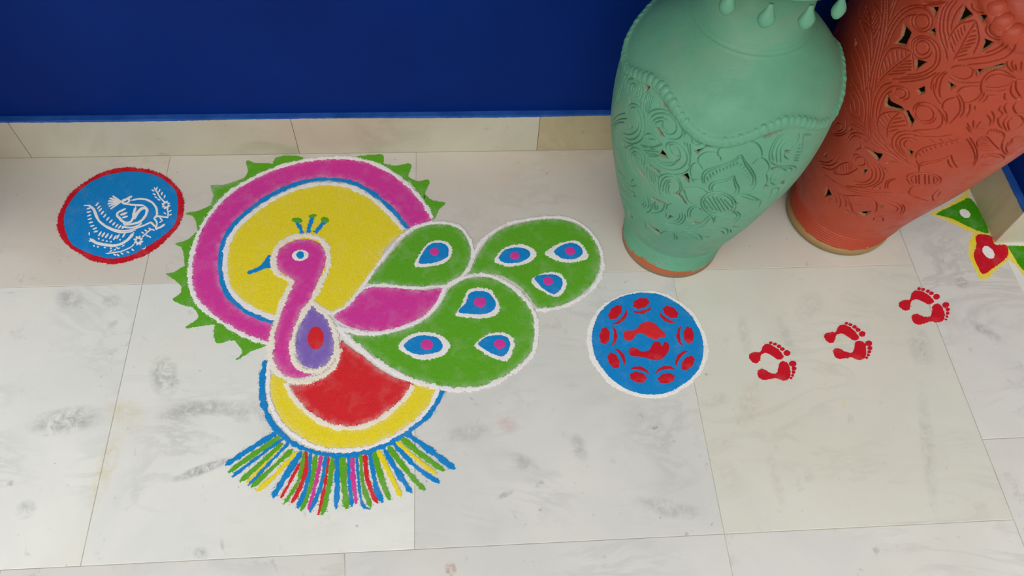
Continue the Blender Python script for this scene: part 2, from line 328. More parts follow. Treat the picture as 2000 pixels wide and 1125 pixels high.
class Vase:
    def __init__(s, ax, shear, zk, rk, neck, rep):
        s.ax = np.array(ax); s.sh = shear; s.r = spline(zk, rk); s.ztop = zk[-1]; s.neck = neck; s.strokes = []; s.holes = []; s.echo = []; s.rep = rep
        s.front = math.atan2(-s.ax[1], -s.ax[0])                     # angle of the side that faces the room
    def hit(s, pts):
        """Photograph pixels -> (angle from the front, height) on the body."""
        P = np.asarray(pts, float); z = np.linspace(s.ztop, 0.0, 900); rz = s.r(z); out = []
        d = ((P[:, 0] - W / 2) / FPX)[:, None] * RIGHT - ((P[:, 1] - H / 2) / FPX)[:, None] * UP + FWD
        t = (z[None] - CAM_Z) / d[:, 2:3]
        X = t * d[:, 0:1] - s.ax[0] - s.sh * z; Y = t * d[:, 1:2] - s.ax[1]
        g = np.hypot(X, Y) - rz
        for k in range(len(P)):
            w = np.nonzero(g[k] <= 0)[0]; i = w[0] if len(w) else int(g[k].argmin())
            th = (math.atan2(Y[k, i], X[k, i]) - s.front + math.pi) % (2 * math.pi) - math.pi
            out.append((th, z[i]))
        return np.array(out)
    def carve(s, crop, strokes, holes=(), echo=False):
        if echo:                                                    # curls are cut as double lines
            s.echo += [s.hit(smooth(px(crop, st), step=1.2)) for st in strokes if len(st) >= 5]
        for st in strokes: s.strokes.append(s.hit(smooth(px(crop, st), step=1.2)))
        for h in holes:
          hc = np.mean(h, 0); h = [tuple(hc + (np.array(q) - hc) * 1.18) for q in h]; s.holes.append(s.hit(smooth(px(crop, h), True, 1.0) if len(h) > 5 else np.vstack([smooth(px(crop, [h[i], h[(i + 1) % len(h)]]), step=1.5) for i in range(len(h))])))
    def build(s, name, mat, root, zc, paint_edge, foot_z, rib, trim_f, lip, tr_h, tr_w, depth=0.0042, wid=0.00090):
        fr = math.radians(94); r0 = 0.2
        th = np.r_[np.linspace(-fr, fr, int(2 * fr * r0 / 0.00086)), np.linspace(fr, 2 * math.pi - fr, 70)[1:-1]]
        nf = int(2 * fr * r0 / 0.00086); nt_ = len(th)
        zz = np.r_[np.linspace(0, 0.006, 4)[:-1], np.arange(0.006, zc[0], 0.0016), np.arange(zc[0], zc[1], 0.00086), np.linspace(zc[1], s.ztop, 40)]
        rr = s.r(zz); nb = len(zz)
        D = np.zeros((nb, nt_)); paint = np.ones((nb, nt_)); foot = np.zeros((nb, nt_))
        # wheel ribs near the foot
        rz = (zz > rib[0]) & (zz < rib[1])
        D[rz] += (0.0017 * np.sin((zz[rz] - rib[0]) / rib[2] * 2 * math.pi) * np.minimum(1, (rib[1] - zz[rz]) / 0.015))[:, None]
        # rolled foot ring and the ridge that carries the pinched trim
        D += (lip * np.clip(1 - (np.abs(zz - 0.012) / 0.013) ** 4, 0, 1))[:, None]
        tz = np.array([trim_f(t) for t in th]); up = zz[:, None] - tz[None]; D += tr_h * np.exp(-(up / tr_w) ** 4) + 0.0022 / (1 + np.exp(-up / 0.0018)) * np.clip(1 - up / 0.08, 0, 1)
        # grooves
        dth = th[1] - th[0]; grooves = np.zeros((nb, nt_)); iz0 = np.searchsorted(zz, zc[0] - 1e-9); dz = 0.00086
        allst = [(st, 1.0) for st in s.strokes] + [(st + [[s.rep[0], 0]], 1.0) for st in s.strokes] + [(st - [[s.rep[0], 0]], 1.0) for st in s.strokes]
        for k, (st, _) in enumerate(allst):
            sh = k // len(s.strokes)
            # dense resample in metres
            m = np.c_[st[:, 0] * r0, st[:, 1]]; L = np.r_[0, np.cumsum(np.hypot(*np.diff(m, axis=0).T))]
            if L[-1] < 1e-4: continue
            q = np.linspace(0, L[-1], int(L[-1] / 0.0006) + 2); a = np.interp(q, L, st[:, 0]); z = np.interp(q, L, st[:, 1])
            taper = np.clip(np.minimum(q, L[-1] - q) / 0.004, 0.25, 1)
            keep = ((a < s.rep[2] + 0.05) & (a > s.rep[1] - 0.05)) if sh == 0 else (a > s.rep[2]) if sh == 1 else (a < s.rep[1])
            a, z, taper = a[keep], z[keep], taper[keep]
            ia = np.round((a + fr) / dth).astype(int); iz = iz0 + np.round((z - zc[0]) / dz).astype(int)
            for da in range(-3, 4):
                for dzz in range(-3, 4):
                    I, J = iz + dzz, ia + da
                    ok = (I >= iz0) & (I < nb - 42) & (J >= 0) & (J < nf)
                    I, J, A_, Z_, T_ = I[ok], J[ok], a[ok], z[ok], taper[ok]
                    dd = np.hypot((th[J] - A_) * rr[I], (zz[I] - Z_) * 1.05)
                    np.maximum.at(grooves, (I, J), T_ * np.exp(-(dd / wid) ** 4))
        base_g = grooves.copy()
        for st in s.echo:
            m = np.c_[st[:, 0] * r0, st[:, 1]]; T = np.gradient(m, axis=0); T /= np.maximum(np.hypot(*T.T), 1e-9)[:, None]
            for sd_ in (1, -1):
                q = m + np.c_[-T[:, 1], T[:, 0]] * 0.0034 * sd_
                L = np.r_[0, np.cumsum(np.hypot(*np.diff(q, axis=0).T))]; tt = np.linspace(0, L[-1], int(L[-1] / 0.0006) + 2)
                a = np.interp(tt, L, q[:, 0]) / r0; z = np.interp(tt, L, q[:, 1])
                ia = np.round((a + fr) / dth).astype(int); iz = iz0 + np.round((z - zc[0]) / dz).astype(int)
                ok = (ia > 4) & (ia < nf - 5) & (iz > iz0 + 4) & (iz < nb - 48); ia, iz, a, z = ia[ok], iz[ok], a[ok], z[ok]
                free = np.array([base_g[i - 3:i + 4, j - 3:j + 4].max() < 0.05 for i, j in zip(iz, ia)], bool) if len(ia) else np.zeros(0, bool)
                run = np.convolve(free.astype(float), np.ones(13), 'same') > 11 if len(free) > 13 else np.zeros(len(free), bool)
                for I0, J0, A_, Z_ in zip(iz[run], ia[run], a[run], z[run]):
                    sl = np.s_[I0 - 3:I0 + 4, J0 - 3:J0 + 4]
                    dd = np.hypot((th[J0 - 3:J0 + 4] - A_)[None] * rr[I0], (zz[I0 - 3:I0 + 4] - Z_)[:, None] * 1.05)
                    grooves[sl] = np.maximum(grooves[sl], 0.8 * np.exp(-(dd / wid) ** 4))
                base_g = np.maximum(base_g, grooves * 0.999)
        D -= depth * grooves
        # pierced holes
        hole = np.zeros((nb, nt_), bool)
        hp = [(h, 0) for h in s.holes] + [(h + [[s.rep[0], 0]], 1) for h in s.holes] + [(h - [[s.rep[0], 0]], 2) for h in s.holes]
        for h, shf in hp:
            if (shf == 1 and h[:, 0].min() < s.rep[2]) or (shf == 2 and h[:, 0].max() > s.rep[1]): continue
            i0, i1 = np.searchsorted(zz, h[:, 1].min()), np.searchsorted(zz, h[:, 1].max()) + 1
            j0, j1 = max(0, int((h[:, 0].min() + fr) / dth)), min(nf, int((h[:, 0].max() + fr) / dth) + 2)
            if j1 <= j0: continue
            TT, ZZ = np.meshgrid(th[j0:j1], zz[i0:i1]); ins = np.zeros(TT.shape, bool); n = len(h)
            for i in range(n):
                (x0, y0), (x1, y1) = h[i], h[(i + 1) % n]
                if y0 == y1: continue
                c = ((y0 > ZZ) != (y1 > ZZ)) & (TT < (x1 - x0) * (ZZ - y0) / (y1 - y0) + x0); ins ^= c
            hole[i0:i1, j0:j1] |= ins
        D[hole] = -0.0075; paint[hole] = 0
        # coat ends raggedly above the raw foot
        rs = np.random.RandomState(3); edge = paint_edge(th)
        paint[zz[:, None] < edge[None]] = 0
        foot[zz < 0.05] = 0.5; foot[zz < foot_z] = 1
        # neck and lip rows
        nz = np.array([a for a, _ in s.neck]); nr = np.array([b for _, b in s.neck])
        Z = np.r_[zz, nz]; Rr = np.vstack([rr[:, None] + D, np.repeat(nr[:, None], nt_, 1)])
        paint = np.vstack([paint, np.ones((len(nz), nt_))]); foot = np.vstack([foot, np.zeros((len(nz), nt_))])
        nr_ = len(Z); ang = th + s.front
        X = s.ax[0] + s.sh * Z[:, None] + Rr * np.cos(ang); Y = s.ax[1] + Rr * np.sin(ang)
        V = np.stack([X, Y, np.repeat(Z[:, None], nt_, 1)], -1).reshape(-1, 3)
        I, J = np.meshgrid(np.arange(nr_ - 1), np.arange(nt_), indexing='ij'); J2 = (J + 1) % nt_
        F = np.stack([I * nt_ + J, I * nt_ + J2, (I + 1) * nt_ + J2, (I + 1) * nt_ + J], -1).reshape(-1, 4)
        hv = np.vstack([hole, np.zeros((len(nz), nt_), bool)]).reshape(-1)
        F = F[~hv[F].all(1)]
        V = np.vstack([V, [[s.ax[0], s.ax[1], 0.0]]]); ci = len(V) - 1
        bt = np.array([(ci, (j + 1) % nt_, j, j) for j in range(nt_)])
        me = bpy.data.meshes.new(name)
        nq, ntri = len(F), nt_
        me.vertices.add(len(V)); me.vertices.foreach_set('co', V.astype(np.float32).ravel())
        me.loops.add(nq * 4 + ntri * 3); me.loops.foreach_set('vertex_index', np.r_[F.ravel(), bt[:, :3].ravel()].astype(np.int32))
        me.polygons.add(nq + ntri); me.polygons.foreach_set('loop_start', np.r_[np.arange(nq) * 4, nq * 4 + np.arange(ntri) * 3].astype(np.int32))
        me.update(calc_edges=True); me.validate()
        me.polygons.foreach_set('use_smooth', np.ones(len(me.polygons), bool))
        for nm, arr in (('paint', paint), ('foot', foot)):
            a = me.attributes.new(nm, 'FLOAT', 'POINT'); a.data.foreach_set('value', np.r_[arr.ravel(), 0].astype(np.float32))
        return link(name, me, mat, root, (s.ax[0], s.ax[1], 0))
    def surf(s, a, z):
        A = a + s.front; r = float(s.r(z)); e = 1e-3; dr = float(s.r(z + e) - s.r(z - e)) / (2 * e)
        p = Vector((s.ax[0] + s.sh * z + r * math.cos(A), s.ax[1] + r * math.sin(A), z))
        n = Vector((math.cos(A), math.sin(A), -dr)).normalized()
        return p, n

def bead_mesh(name, L, Wd, Hh):
    bm = bmesh.new(); bmesh.ops.create_uvsphere(bm, u_segments=10, v_segments=7, radius=1.0)
    for v in bm.verts: v.co = Vector((v.co.x * Wd * (1 - 0.18 * v.co.y), v.co.y * L, v.co.z * Hh))
    me = bpy.data.meshes.new(name); bm.to_mesh(me); bm.free()
    me.polygons.foreach_set('use_smooth', [True] * len(me.polygons)); return me
def drop_mesh(name, L, R):
    prof = [(0.0, 0.0), (0.10, 0.5), (0.25, 0.82), (0.42, 0.98), (0.55, 0.93), (0.7, 0.74), (0.85, 0.5), (1.0, 0.36), (1.12, 0.3)]
    v = []; f = []; n = 12
    for t, r in prof:
        for k in range(n): a = 2 * math.pi * k / n; v.append((R * r * math.cos(a), 0.75 * R * r * math.sin(a), L * t))
    for i in range(len(prof) - 1):
        for k in range(n): f.append((i * n + k, i * n + (k + 1) % n, (i + 1) * n + (k + 1) % n, (i + 1) * n + k))
    f.append(tuple(range((len(prof) - 1) * n, len(prof) * n)))
    return mesh(name, v, f, True)
def place(name, me, mat, root, pos, xax, nrm, scale=1.0):
    """Copy of a small piece: local z along nrm, local x along xax."""
    z = nrm.normalized(); x = (xax - z * xax.dot(z)).normalized(); y = z.cross(x)
    o = bpy.data.objects.new(name, me); col.objects.link(o)
    if not me.materials: me.materials.append(mat)
    Rm = Matrix((x, y, z)).transposed().to_4x4()
    o.parent = root; o.matrix_local = Matrix.Translation(pos - Vector(root.location)) @ Rm @ Matrix.Scale(scale, 4)
    return o
def setattr_paint(me):
    for nm, val in (('paint', 1.0), ('foot', 0.0)):
        a = me.attributes.new(nm, 'FLOAT', 'POINT'); a.data.foreach_set('value', [val] * len(me.vertices))
def trim(v, path, mat, root, spacing, me):
    """Pinched clay rope: one bead after the other along (angle, height) nodes, wrapped round the shoulder."""
    P = np.asarray(path, float); m = np.c_[P[:, 0] * 0.2, P[:, 1]]; L = np.r_[0, np.cumsum(np.hypot(*np.diff(m, axis=0).T))]
    n = int(L[-1] / spacing)
    for k in range(n):
        q = (k + 0.5) * L[-1] / n
        a, z = np.interp(q, L, P[:, 0]), np.interp(q, L, P[:, 1]); a2, z2 = np.interp(q + 0.004, L, P[:, 0]), np.interp(q + 0.004, L, P[:, 1])
        p, nn = v.surf(a, z); p2, _ = v.surf(a2, z2)
        place('bead', me, mat, root, p + nn * 0.0014, (p2 - p), nn, 0.92 + 0.16 * ((k * 37) % 11) / 11)

GREEN = clay_paint('green_vase_paint', lin(98, 158, 128), lin(88, 146, 116), lin(124, 148, 122), (lin(160, 142, 116), lin(172, 96, 58), lin(116, 112, 86)), 0.55, 0.3)
RED = clay_paint('red_vase_paint', lin(170, 66, 41), lin(160, 58, 36), lin(168, 78, 58), (lin(164, 142, 102), lin(150, 122, 78), lin(126, 104, 70)), 0.50, 0.28, 0.8)
ZK = np.linspace(0, 0.64, 10)
RK = np.array([0.112, 0.116, 0.137, 0.159, 0.177, 0.193, 0.200, 0.199, 0.177, 0.109])
NECK = [(0.6425, 0.1072), (0.6440, 0.1055), (0.6445, 0.1040), (0.6465, 0.1030), (0.6495, 0.1015), (0.6510, 0.1000), (0.6520, 0.0988), (0.6540, 0.0978), (0.6570, 0.0970), (0.6580, 0.0955), (0.6640, 0.0945), (0.6650, 0.0935), (0.69, 0.090), (0.71, 0.089),
        (0.73, 0.093), (0.75, 0.104), (0.765, 0.120), (0.776, 0.137), (0.782, 0.147), (0.786, 0.150), (0.789, 0.148), (0.788, 0.142), (0.778, 0.124), (0.765, 0.106),
        (0.745, 0.091), (0.72, 0.080), (0.68, 0.078), (0.65, 0.080), (0.64, 0.095), (0.625, 0.118)]
gv = Vase((0.506, 1.063), 0.0, ZK, RK, NECK, (2.35, -1.22, 1.15))
RK2 = np.array([0.117, 0.133, 0.155, 0.180, 0.200, 0.217, 0.222, 0.219, 0.194, 0.117])
rv = Vase((0.928, 1.12), 0.06, ZK * 1.25, RK2, [(0.80 + (z - 0.64) * 1.1, r * 1.08) for z, r in NECK], (1.98, -1.0, 0.97))

# carving measured crop by crop: grooves, then pierced holes
gv.carve('G1', [
 [(215,330),(240,270),(300,240),(360,270),(400,330),(415,400),(410,480),(390,530)], [(235,420),(240,330),(290,300),(340,300),(380,350),(390,420),(375,490)],
 [(255,470),(270,380),(320,350),(355,390),(355,450),(330,490)], [(300,440),(310,390),(330,385),(335,430)],
 [(430,560),(460,480),(520,420),(580,400),(610,440),(615,520),(605,600)], [(560,430),(520,540),(490,640),(465,720)], [(520,450),(495,560),(460,700)], [(495,460),(480,540),(450,690)],
 [(460,490),(455,580),(440,680)], [(430,560),(425,640),(435,720)], [(590,440),(600,500),(600,570)], [(580,470),(600,470)], [(580,500),(605,500)], [(585,530),(605,535)], [(580,560),(600,565)],
 [(610,440),(660,510),(720,600),(780,700),(850,830),(870,880)],
 [(480,680),(530,650),(600,635),(680,650),(750,700),(820,780),(855,870),(840,940),(780,970),(690,960)],
 [(500,740),(560,690),(640,680),(720,710),(780,790),(790,860),(760,905),(710,915),(660,890),(630,830),(640,770)], [(520,780),(570,740),(640,730),(690,760)], [(640,770),(650,840),(690,890)], [(545,800),(600,770),(650,770)],
 [(255,640),(270,590),(320,575),(370,600),(410,660),(435,760),(440,860),(420,950),(370,1000),(300,1015),(230,990),(190,940)],
 [(260,690),(290,620),(340,620),(380,690),(400,780),(395,880),(350,950),(280,970),(220,940)], [(350,640),(375,740),(370,840),(320,900),(260,915),(200,890)], [(400,560),(395,600),(420,690)],
 [(90,760),(150,700),(230,680)], [(85,820),(160,750),(250,740)], [(90,870),(140,790),(220,780)], [(130,620),(120,700)], [(150,560),(180,450),(200,350)], [(120,600),(150,480),(170,400)],
 [(440,920),(500,905),(560,950),(620,1015)], [(380,1030),(460,1040),(540,1050),(630,1015)], [(480,930),(500,960)], [(520,940),(530,970)], [(545,960),(550,990)], [(470,960),(560,970)],
 [(860,900),(890,870),(930,880),(950,920)], [(870,950),(890,900),(940,920)], [(960,960),(970,1010),(1030,1030),(1080,990),(1070,960)], [(990,970),(1020,1005),(1060,980)]],
 [[(445,370),(505,390),(490,410),(455,455),(450,410)], [(640,530),(690,590),(735,650),(700,640),(650,595)], [(565,840),(605,850),(640,900),(660,935),(610,920)], [(275,780),(310,830),(290,855)],
  [(383,545),(402,580),(393,612)], [(275,500),(297,540),(280,590)], [(175,940),(215,1000),(240,1060),(212,1040)]], echo=True)
gv.carve('G2', [
 [(680,130),(675,80),(720,45),(790,55),(850,100),(900,170),(905,250),(870,310),(800,345),(700,345),(600,310),(520,250)], [(710,110),(720,75),(760,70),(800,100),(830,160),(830,220),(790,260),(720,270),(640,260),(560,225)],
 [(800,240),(760,290),(680,300),(580,260)], [(720,120),(750,170),(790,200),(830,190)], [(745,90),(790,130)], [(920,270),(935,330),(880,380),(780,400),(700,390),(620,350),(540,300)],
 [(905,50),(920,120),(940,200),(940,300)], [(940,60),(945,130),(955,210)], [(875,40),(890,100)], [(400,90),(480,100),(560,95),(640,65)], [(420,130),(500,140),(600,150)], [(440,150),(500,170),(580,180)],
 [(480,110),(560,125)], [(470,190),(540,200),(600,190)], [(270,200),(280,130),(330,100),(390,130),(430,190),(440,260),(420,310)], [(295,260),(295,180),(330,145),(375,170),(405,230),(400,280)],
 [(315,230),(325,190),(345,180),(340,240),(355,270)], [(240,110),(270,80),(320,75)], [(250,130),(260,200),(280,280),(320,350),(380,430)], [(130,90),(160,150),(170,220)], [(170,60),(200,130)],
 [(130,300),(180,380),(250,450)], [(150,350),(200,430),(280,520),(350,520)], [(470,320),(465,400),(490,480),(540,560),(590,620)], [(480,300),(540,340),(600,390)],
 [(490,340),(500,460)], [(510,350),(520,500)], [(530,360),(545,530)], [(550,370),(565,500)], [(570,390),(590,460)],
 [(590,480),(600,430),(650,400),(730,395),(800,430),(840,490),(850,560),(820,620)], [(610,560),(625,480),(670,430),(740,425),(800,460),(830,520),(820,580),(780,610)], [(640,600),(650,520),(690,465),(740,460)],
 [(680,620),(675,550),(700,490),(740,480)], [(720,630),(700,570),(715,510)], [(590,480),(600,560),(630,640),(700,690)],
 [(860,545),(940,540),(1030,545),(1100,575),(1145,610)], [(880,570),(900,640),(930,700),(970,720)], [(850,520),(880,610),(920,690),(980,735)], [(1030,660),(1100,640)],
 [(920,880),(915,810),(950,760),(1010,740),(1060,745)], [(950,880),(945,820),(980,770),(1030,755)], [(960,910),(1040,900),(1120,880),(1180,840)], [(1150,850),(1080,920),(1000,960),(900,980),(800,970),(700,940)],
 [(1160,880),(1100,950),(1000,1000),(880,1010)], [(300,560),(295,480),(320,455),(340,480)], [(370,480),(430,560),(470,640),(490,720),(470,780)], [(400,640),(440,680),(455,740),(420,760)], [(420,680),(430,720),(400,740)],
 [(510,790),(530,740),(560,700)], [(530,720),(525,790)], [(550,710),(545,800)], [(565,720),(560,800)], [(590,740),(575,800)], [(660,730),(640,790),(580,820),(500,820)], [(490,650),(510,740),(500,800),(450,820)], [(470,660),(490,740)],
 [(680,800),(690,740),(740,720)], [(850,820),(860,870),(820,920),(750,940),(680,930)], [(820,830),(830,860),(800,900),(740,910)], [(880,830),(890,880),(850,940),(770,960)], [(640,780),(680,830),(670,880)],
 [(230,720),(260,780),(330,870),(420,940)], [(420,880),(450,940),(460,1000)], [(440,930),(470,1000)], [(610,1060),(650,1030),(720,1030),(770,1070),(770,1120)], [(760,1040),(800,1090),(790,1130)],
 [(820,1040),(930,1030),(1040,1060),(1080,1120)], [(850,1050),(950,1080),(1050,1120)], [(830,1070),(930,1110)], [(900,1050),(1020,1090)], [(600,900),(720,970),(860,1000),(1000,1000),(1120,970)], [(560,880),(700,990),(880,1030),(1050,1020)],
 [(180,520),(240,600),(300,660)], [(170,600),(230,680),(300,750)], [(200,480),(270,560),(340,600)]],
 [[(600,190),(640,130),(670,170),(700,215),(640,205)], [(850,420),(915,390),(930,430),(930,490),(890,450)], [(355,310),(400,350),(435,390),(445,430),(405,385)], [(480,278),(540,315),(602,360),(602,384),(530,338)],
  [(775,620),(845,630),(880,680),(905,715),(885,720),(850,670)], [(960,930),(1000,916),(1060,925),(1000,942)], [(318,598),(347,640),(322,638)], [(515,648),(560,662),(665,712),(640,722),(560,690),(530,672)],
  [(700,885),(725,848),(762,865)], [(262,803),(292,826),(314,870),(288,864)], [(470,935),(540,980),(595,1015),(600,1050),(560,1030),(510,985)], [(1090,1080),(1168,1072),(1140,1092)], [(1040,790),(1055,770),(1072,800)]], echo=True)
hatch = []
for k in range(-3, 4):
    hatch.append([(360 + k * 34 - 55, 775 - 68 + abs(k) * 9), (360 + k * 34 + 25, 775 + 72 - abs(k) * 9)])
    hatch.append([(360 - 112 + abs(k) * 16, 775 + k * 20 + 22), (360 + 112 - abs(k) * 16, 775 + k * 20 - 30)])
ell = lambda cx, cy, a, b, rot, n=14: [(cx + a * math.cos(t) * math.cos(rot) - b * math.sin(t) * math.sin(rot), cy + a * math.cos(t) * math.sin(rot) + b * math.sin(t) * math.cos(rot)) for t in [2 * math.pi * i / n for i in range(n + 1)]]
gv.carve('G3', hatch + [ell(360, 775, 125, 84, 0.15), ell(360, 775, 150, 104, 0.15),
 [(365,385),(355,330),(390,285),(450,255),(530,245),(620,240),(690,265),(725,320),(730,380)], [(185,430),(190,380),(240,340),(310,335),(355,345)], [(345,345),(375,380),(385,415)], [(130,550),(120,490),(140,440),(180,425),(215,460),(225,490)],
 [(145,600),(150,570),(200,565),(225,580)], [(130,550),(150,600)], [(640,450),(680,405),(730,385),(775,420),(790,470),(765,520)], [(765,520),(775,570),(760,610),(700,650)], [(680,560),(720,540),(765,520)],
 [(230,610),(220,540),(250,490),(330,460),(430,430),(510,390),(550,360),(590,420),(640,480),(670,540),(675,600),(650,650),(600,680)], [(245,610),(240,550),(270,505),(350,470),(450,445),(550,385),(590,450),(640,520),(655,570),(640,630)],
 [(260,540),(275,590)], [(285,515),(297,565)], [(310,500),(320,545)], [(340,485),(347,525)], [(370,475),(375,510)], [(400,465),(405,498)], [(430,455),(434,487)], [(460,445),(463,475)], [(490,432),(490,462)], [(520,415),(518,450)],
 [(560,430),(540,460)], [(580,460),(556,485)], [(598,485),(572,510)], [(612,508),(588,535)], [(625,532),(596,558)], [(635,556),(604,582)], [(640,582),(605,606)], [(636,606),(600,628)],
 [(290,670),(280,630),(310,590),(380,575),(460,550),(490,535),(510,590),(535,640),(525,690)], [(310,670),(305,635),(330,605),(400,590),(480,560),(500,620),(510,650),(490,690)],
 [(480,720),(540,690),(620,700),(710,740)], [(510,720),(560,710),(640,735),(720,745)], [(590,690),(660,690)], [(485,830),(520,840),(545,870),(520,910),(490,940)], [(470,830),(500,850),(520,875),(480,920)], [(300,880),(320,920),(310,940)], [(330,880),(325,930)],
 [(720,745),(700,800),(640,850)], [(800,420),(790,360),(810,290),(850,220),(900,170),(960,150)], [(830,420),(815,350),(835,280),(880,210),(930,170)], [(860,430),(850,360),(865,290),(910,220)], [(890,430),(885,370),(890,310),(930,250)],
 [(800,420),(860,450),(940,450),(990,430)], [(920,320),(960,320),(1000,290),(1040,230),(1040,170)], [(930,330),(920,370),(960,400)],
 [(1000,380),(1050,385)], [(1000,400),(1045,410)], [(1010,360),(1060,360)], [(1020,330),(1060,335)], [(1030,300),(1065,300)], [(1040,270),(1070,265)], [(1080,190),(1075,280),(1060,360)], [(1080,185),(1150,185)],
 [(800,590),(810,540),(850,500),(910,480),(940,500)], [(830,590),(840,560),(880,530)], [(890,460),(970,450),(1020,470),(980,540),(920,600)], [(900,470),(980,475),(960,530),(900,590)], [(800,590),(840,610),(900,590)],
 [(820,640),(870,640),(850,700),(800,750)], [(820,640),(790,720),(740,770)], [(740,690),(780,680)], [(730,710),(775,700)], [(720,740),(760,725)], [(715,760),(750,750)],
 [(100,990),(200,980),(320,970),(420,980),(440,1020),(400,1060)], [(130,1010),(260,1000),(380,1000),(410,1030)], [(200,1030),(300,1030)], [(440,1000),(460,990),(470,1020)], [(480,960),(540,970)], [(200,1090),(300,1090)],
 [(550,880),(600,860),(640,840)], [(560,890),(580,870)], [(880,820),(800,850)]],
 [[(800,470),(840,460),(890,468),(830,488)], [(760,608),(788,625),(740,642)], [(245,295),(270,252),(312,268),(280,287)], [(155,325),(240,298),(180,347)], [(720,192),(800,178),(905,148),(790,205),(762,212),(745,199)],
  [(503,758),(533,765),(512,782)], [(925,330),(992,318),(960,341)], [(888,590),(922,568),(915,602)], [(225,1050),(292,1042),(260,1058)]])

rv.carve('R1', [
 [(590,560),(630,440),(700,310),(790,210),(870,180),(950,180)], [(560,520),(600,400),(670,270),(760,170),(860,110),(960,90),(1050,120),(1110,190),(1125,270),(1095,350),(1030,385),(950,370),(890,320),(870,250),(890,200)],
 [(540,480),(580,360),(650,230),(740,130),(850,70),(960,60),(1060,90)], ell(1000, 262, 86, 88, 0), [(870,600),(880,500),(940,450),(1020,440),(1110,470),(1190,550),(1220,660),(1200,780),(1120,870),(1000,920),(860,940),(720,940)],
 [(900,640),(890,560),(930,490),(1000,465),(1080,490),(1150,570),(1175,670),(1150,780),(1060,860),(940,900),(800,910)], ell(1005, 582, 84, 84, 0), [(890,650),(940,700),(1010,715),(1080,690),(1120,630)],
 [(480,960),(500,820),(540,700),(600,610),(700,580),(800,600),(870,640),(890,720),(900,860)], [(470,1000),(560,900),(680,800),(800,710),(870,650)],
 [(530,900),(510,820)], [(570,860),(540,740)], [(610,820),(580,690)], [(650,790),(620,640)], [(700,750),(680,610)], [(750,720),(740,610)], [(800,690),(800,620)],
 [(560,910),(680,900),(800,890)], [(610,870),(740,860),(870,850)], [(660,830),(780,820),(880,815)], [(710,790),(820,780),(890,780)], [(760,750),(880,740)],
 [(350,1120),(380,900),(430,700),(470,500),(500,300),(520,100),(520,0)], [(380,1120),(420,900),(470,700),(510,500),(540,300),(560,100),(560,0)], [(420,1100),(450,900),(500,700),(550,500),(580,300),(590,100),(590,0)],
 [(330,1120),(340,950),(330,800),(300,650),(250,500),(200,400)], [(310,1120),(300,950),(280,800),(230,650),(180,550)], [(290,1120),(250,950),(200,800),(150,650)], [(370,1000),(370,800),(360,600),(330,450),(280,300)], [(400,700),(400,550),(390,400),(350,200),(330,50)],
 [(240,200),(250,100),(300,30)], [(250,250),(300,400)], [(420,480),(480,350),(510,230),(480,130),(400,20)], [(400,300),(460,180)], [(400,350),(480,230)], [(400,250),(440,130)], [(405,400),(490,280)], [(380,250),(300,130)], [(380,300),(280,190)], [(385,350),(260,250)], [(370,180),(310,80)],
 [(700,0),(660,100),(620,230)], [(670,0),(630,110)], [(1000,20),(1120,30),(1250,10)], [(1020,40),(1130,50),(1250,35)], [(620,960),(760,960),(940,950),(1080,900)], [(700,1000),(880,990),(1060,950),(1180,880)]],
 [[(785,305),(862,405),(800,545),(690,522),(752,440)], [(1108,95),(1202,90),(1165,192),(1130,135)], [(1160,343),(1168,432),(1083,390)], [(928,728),(1055,760),(990,802),(930,852)], [(188,468),(222,530),(194,564)], [(940,1100),(1030,1060),(1035,1125),(980,1150)]], echo=True)
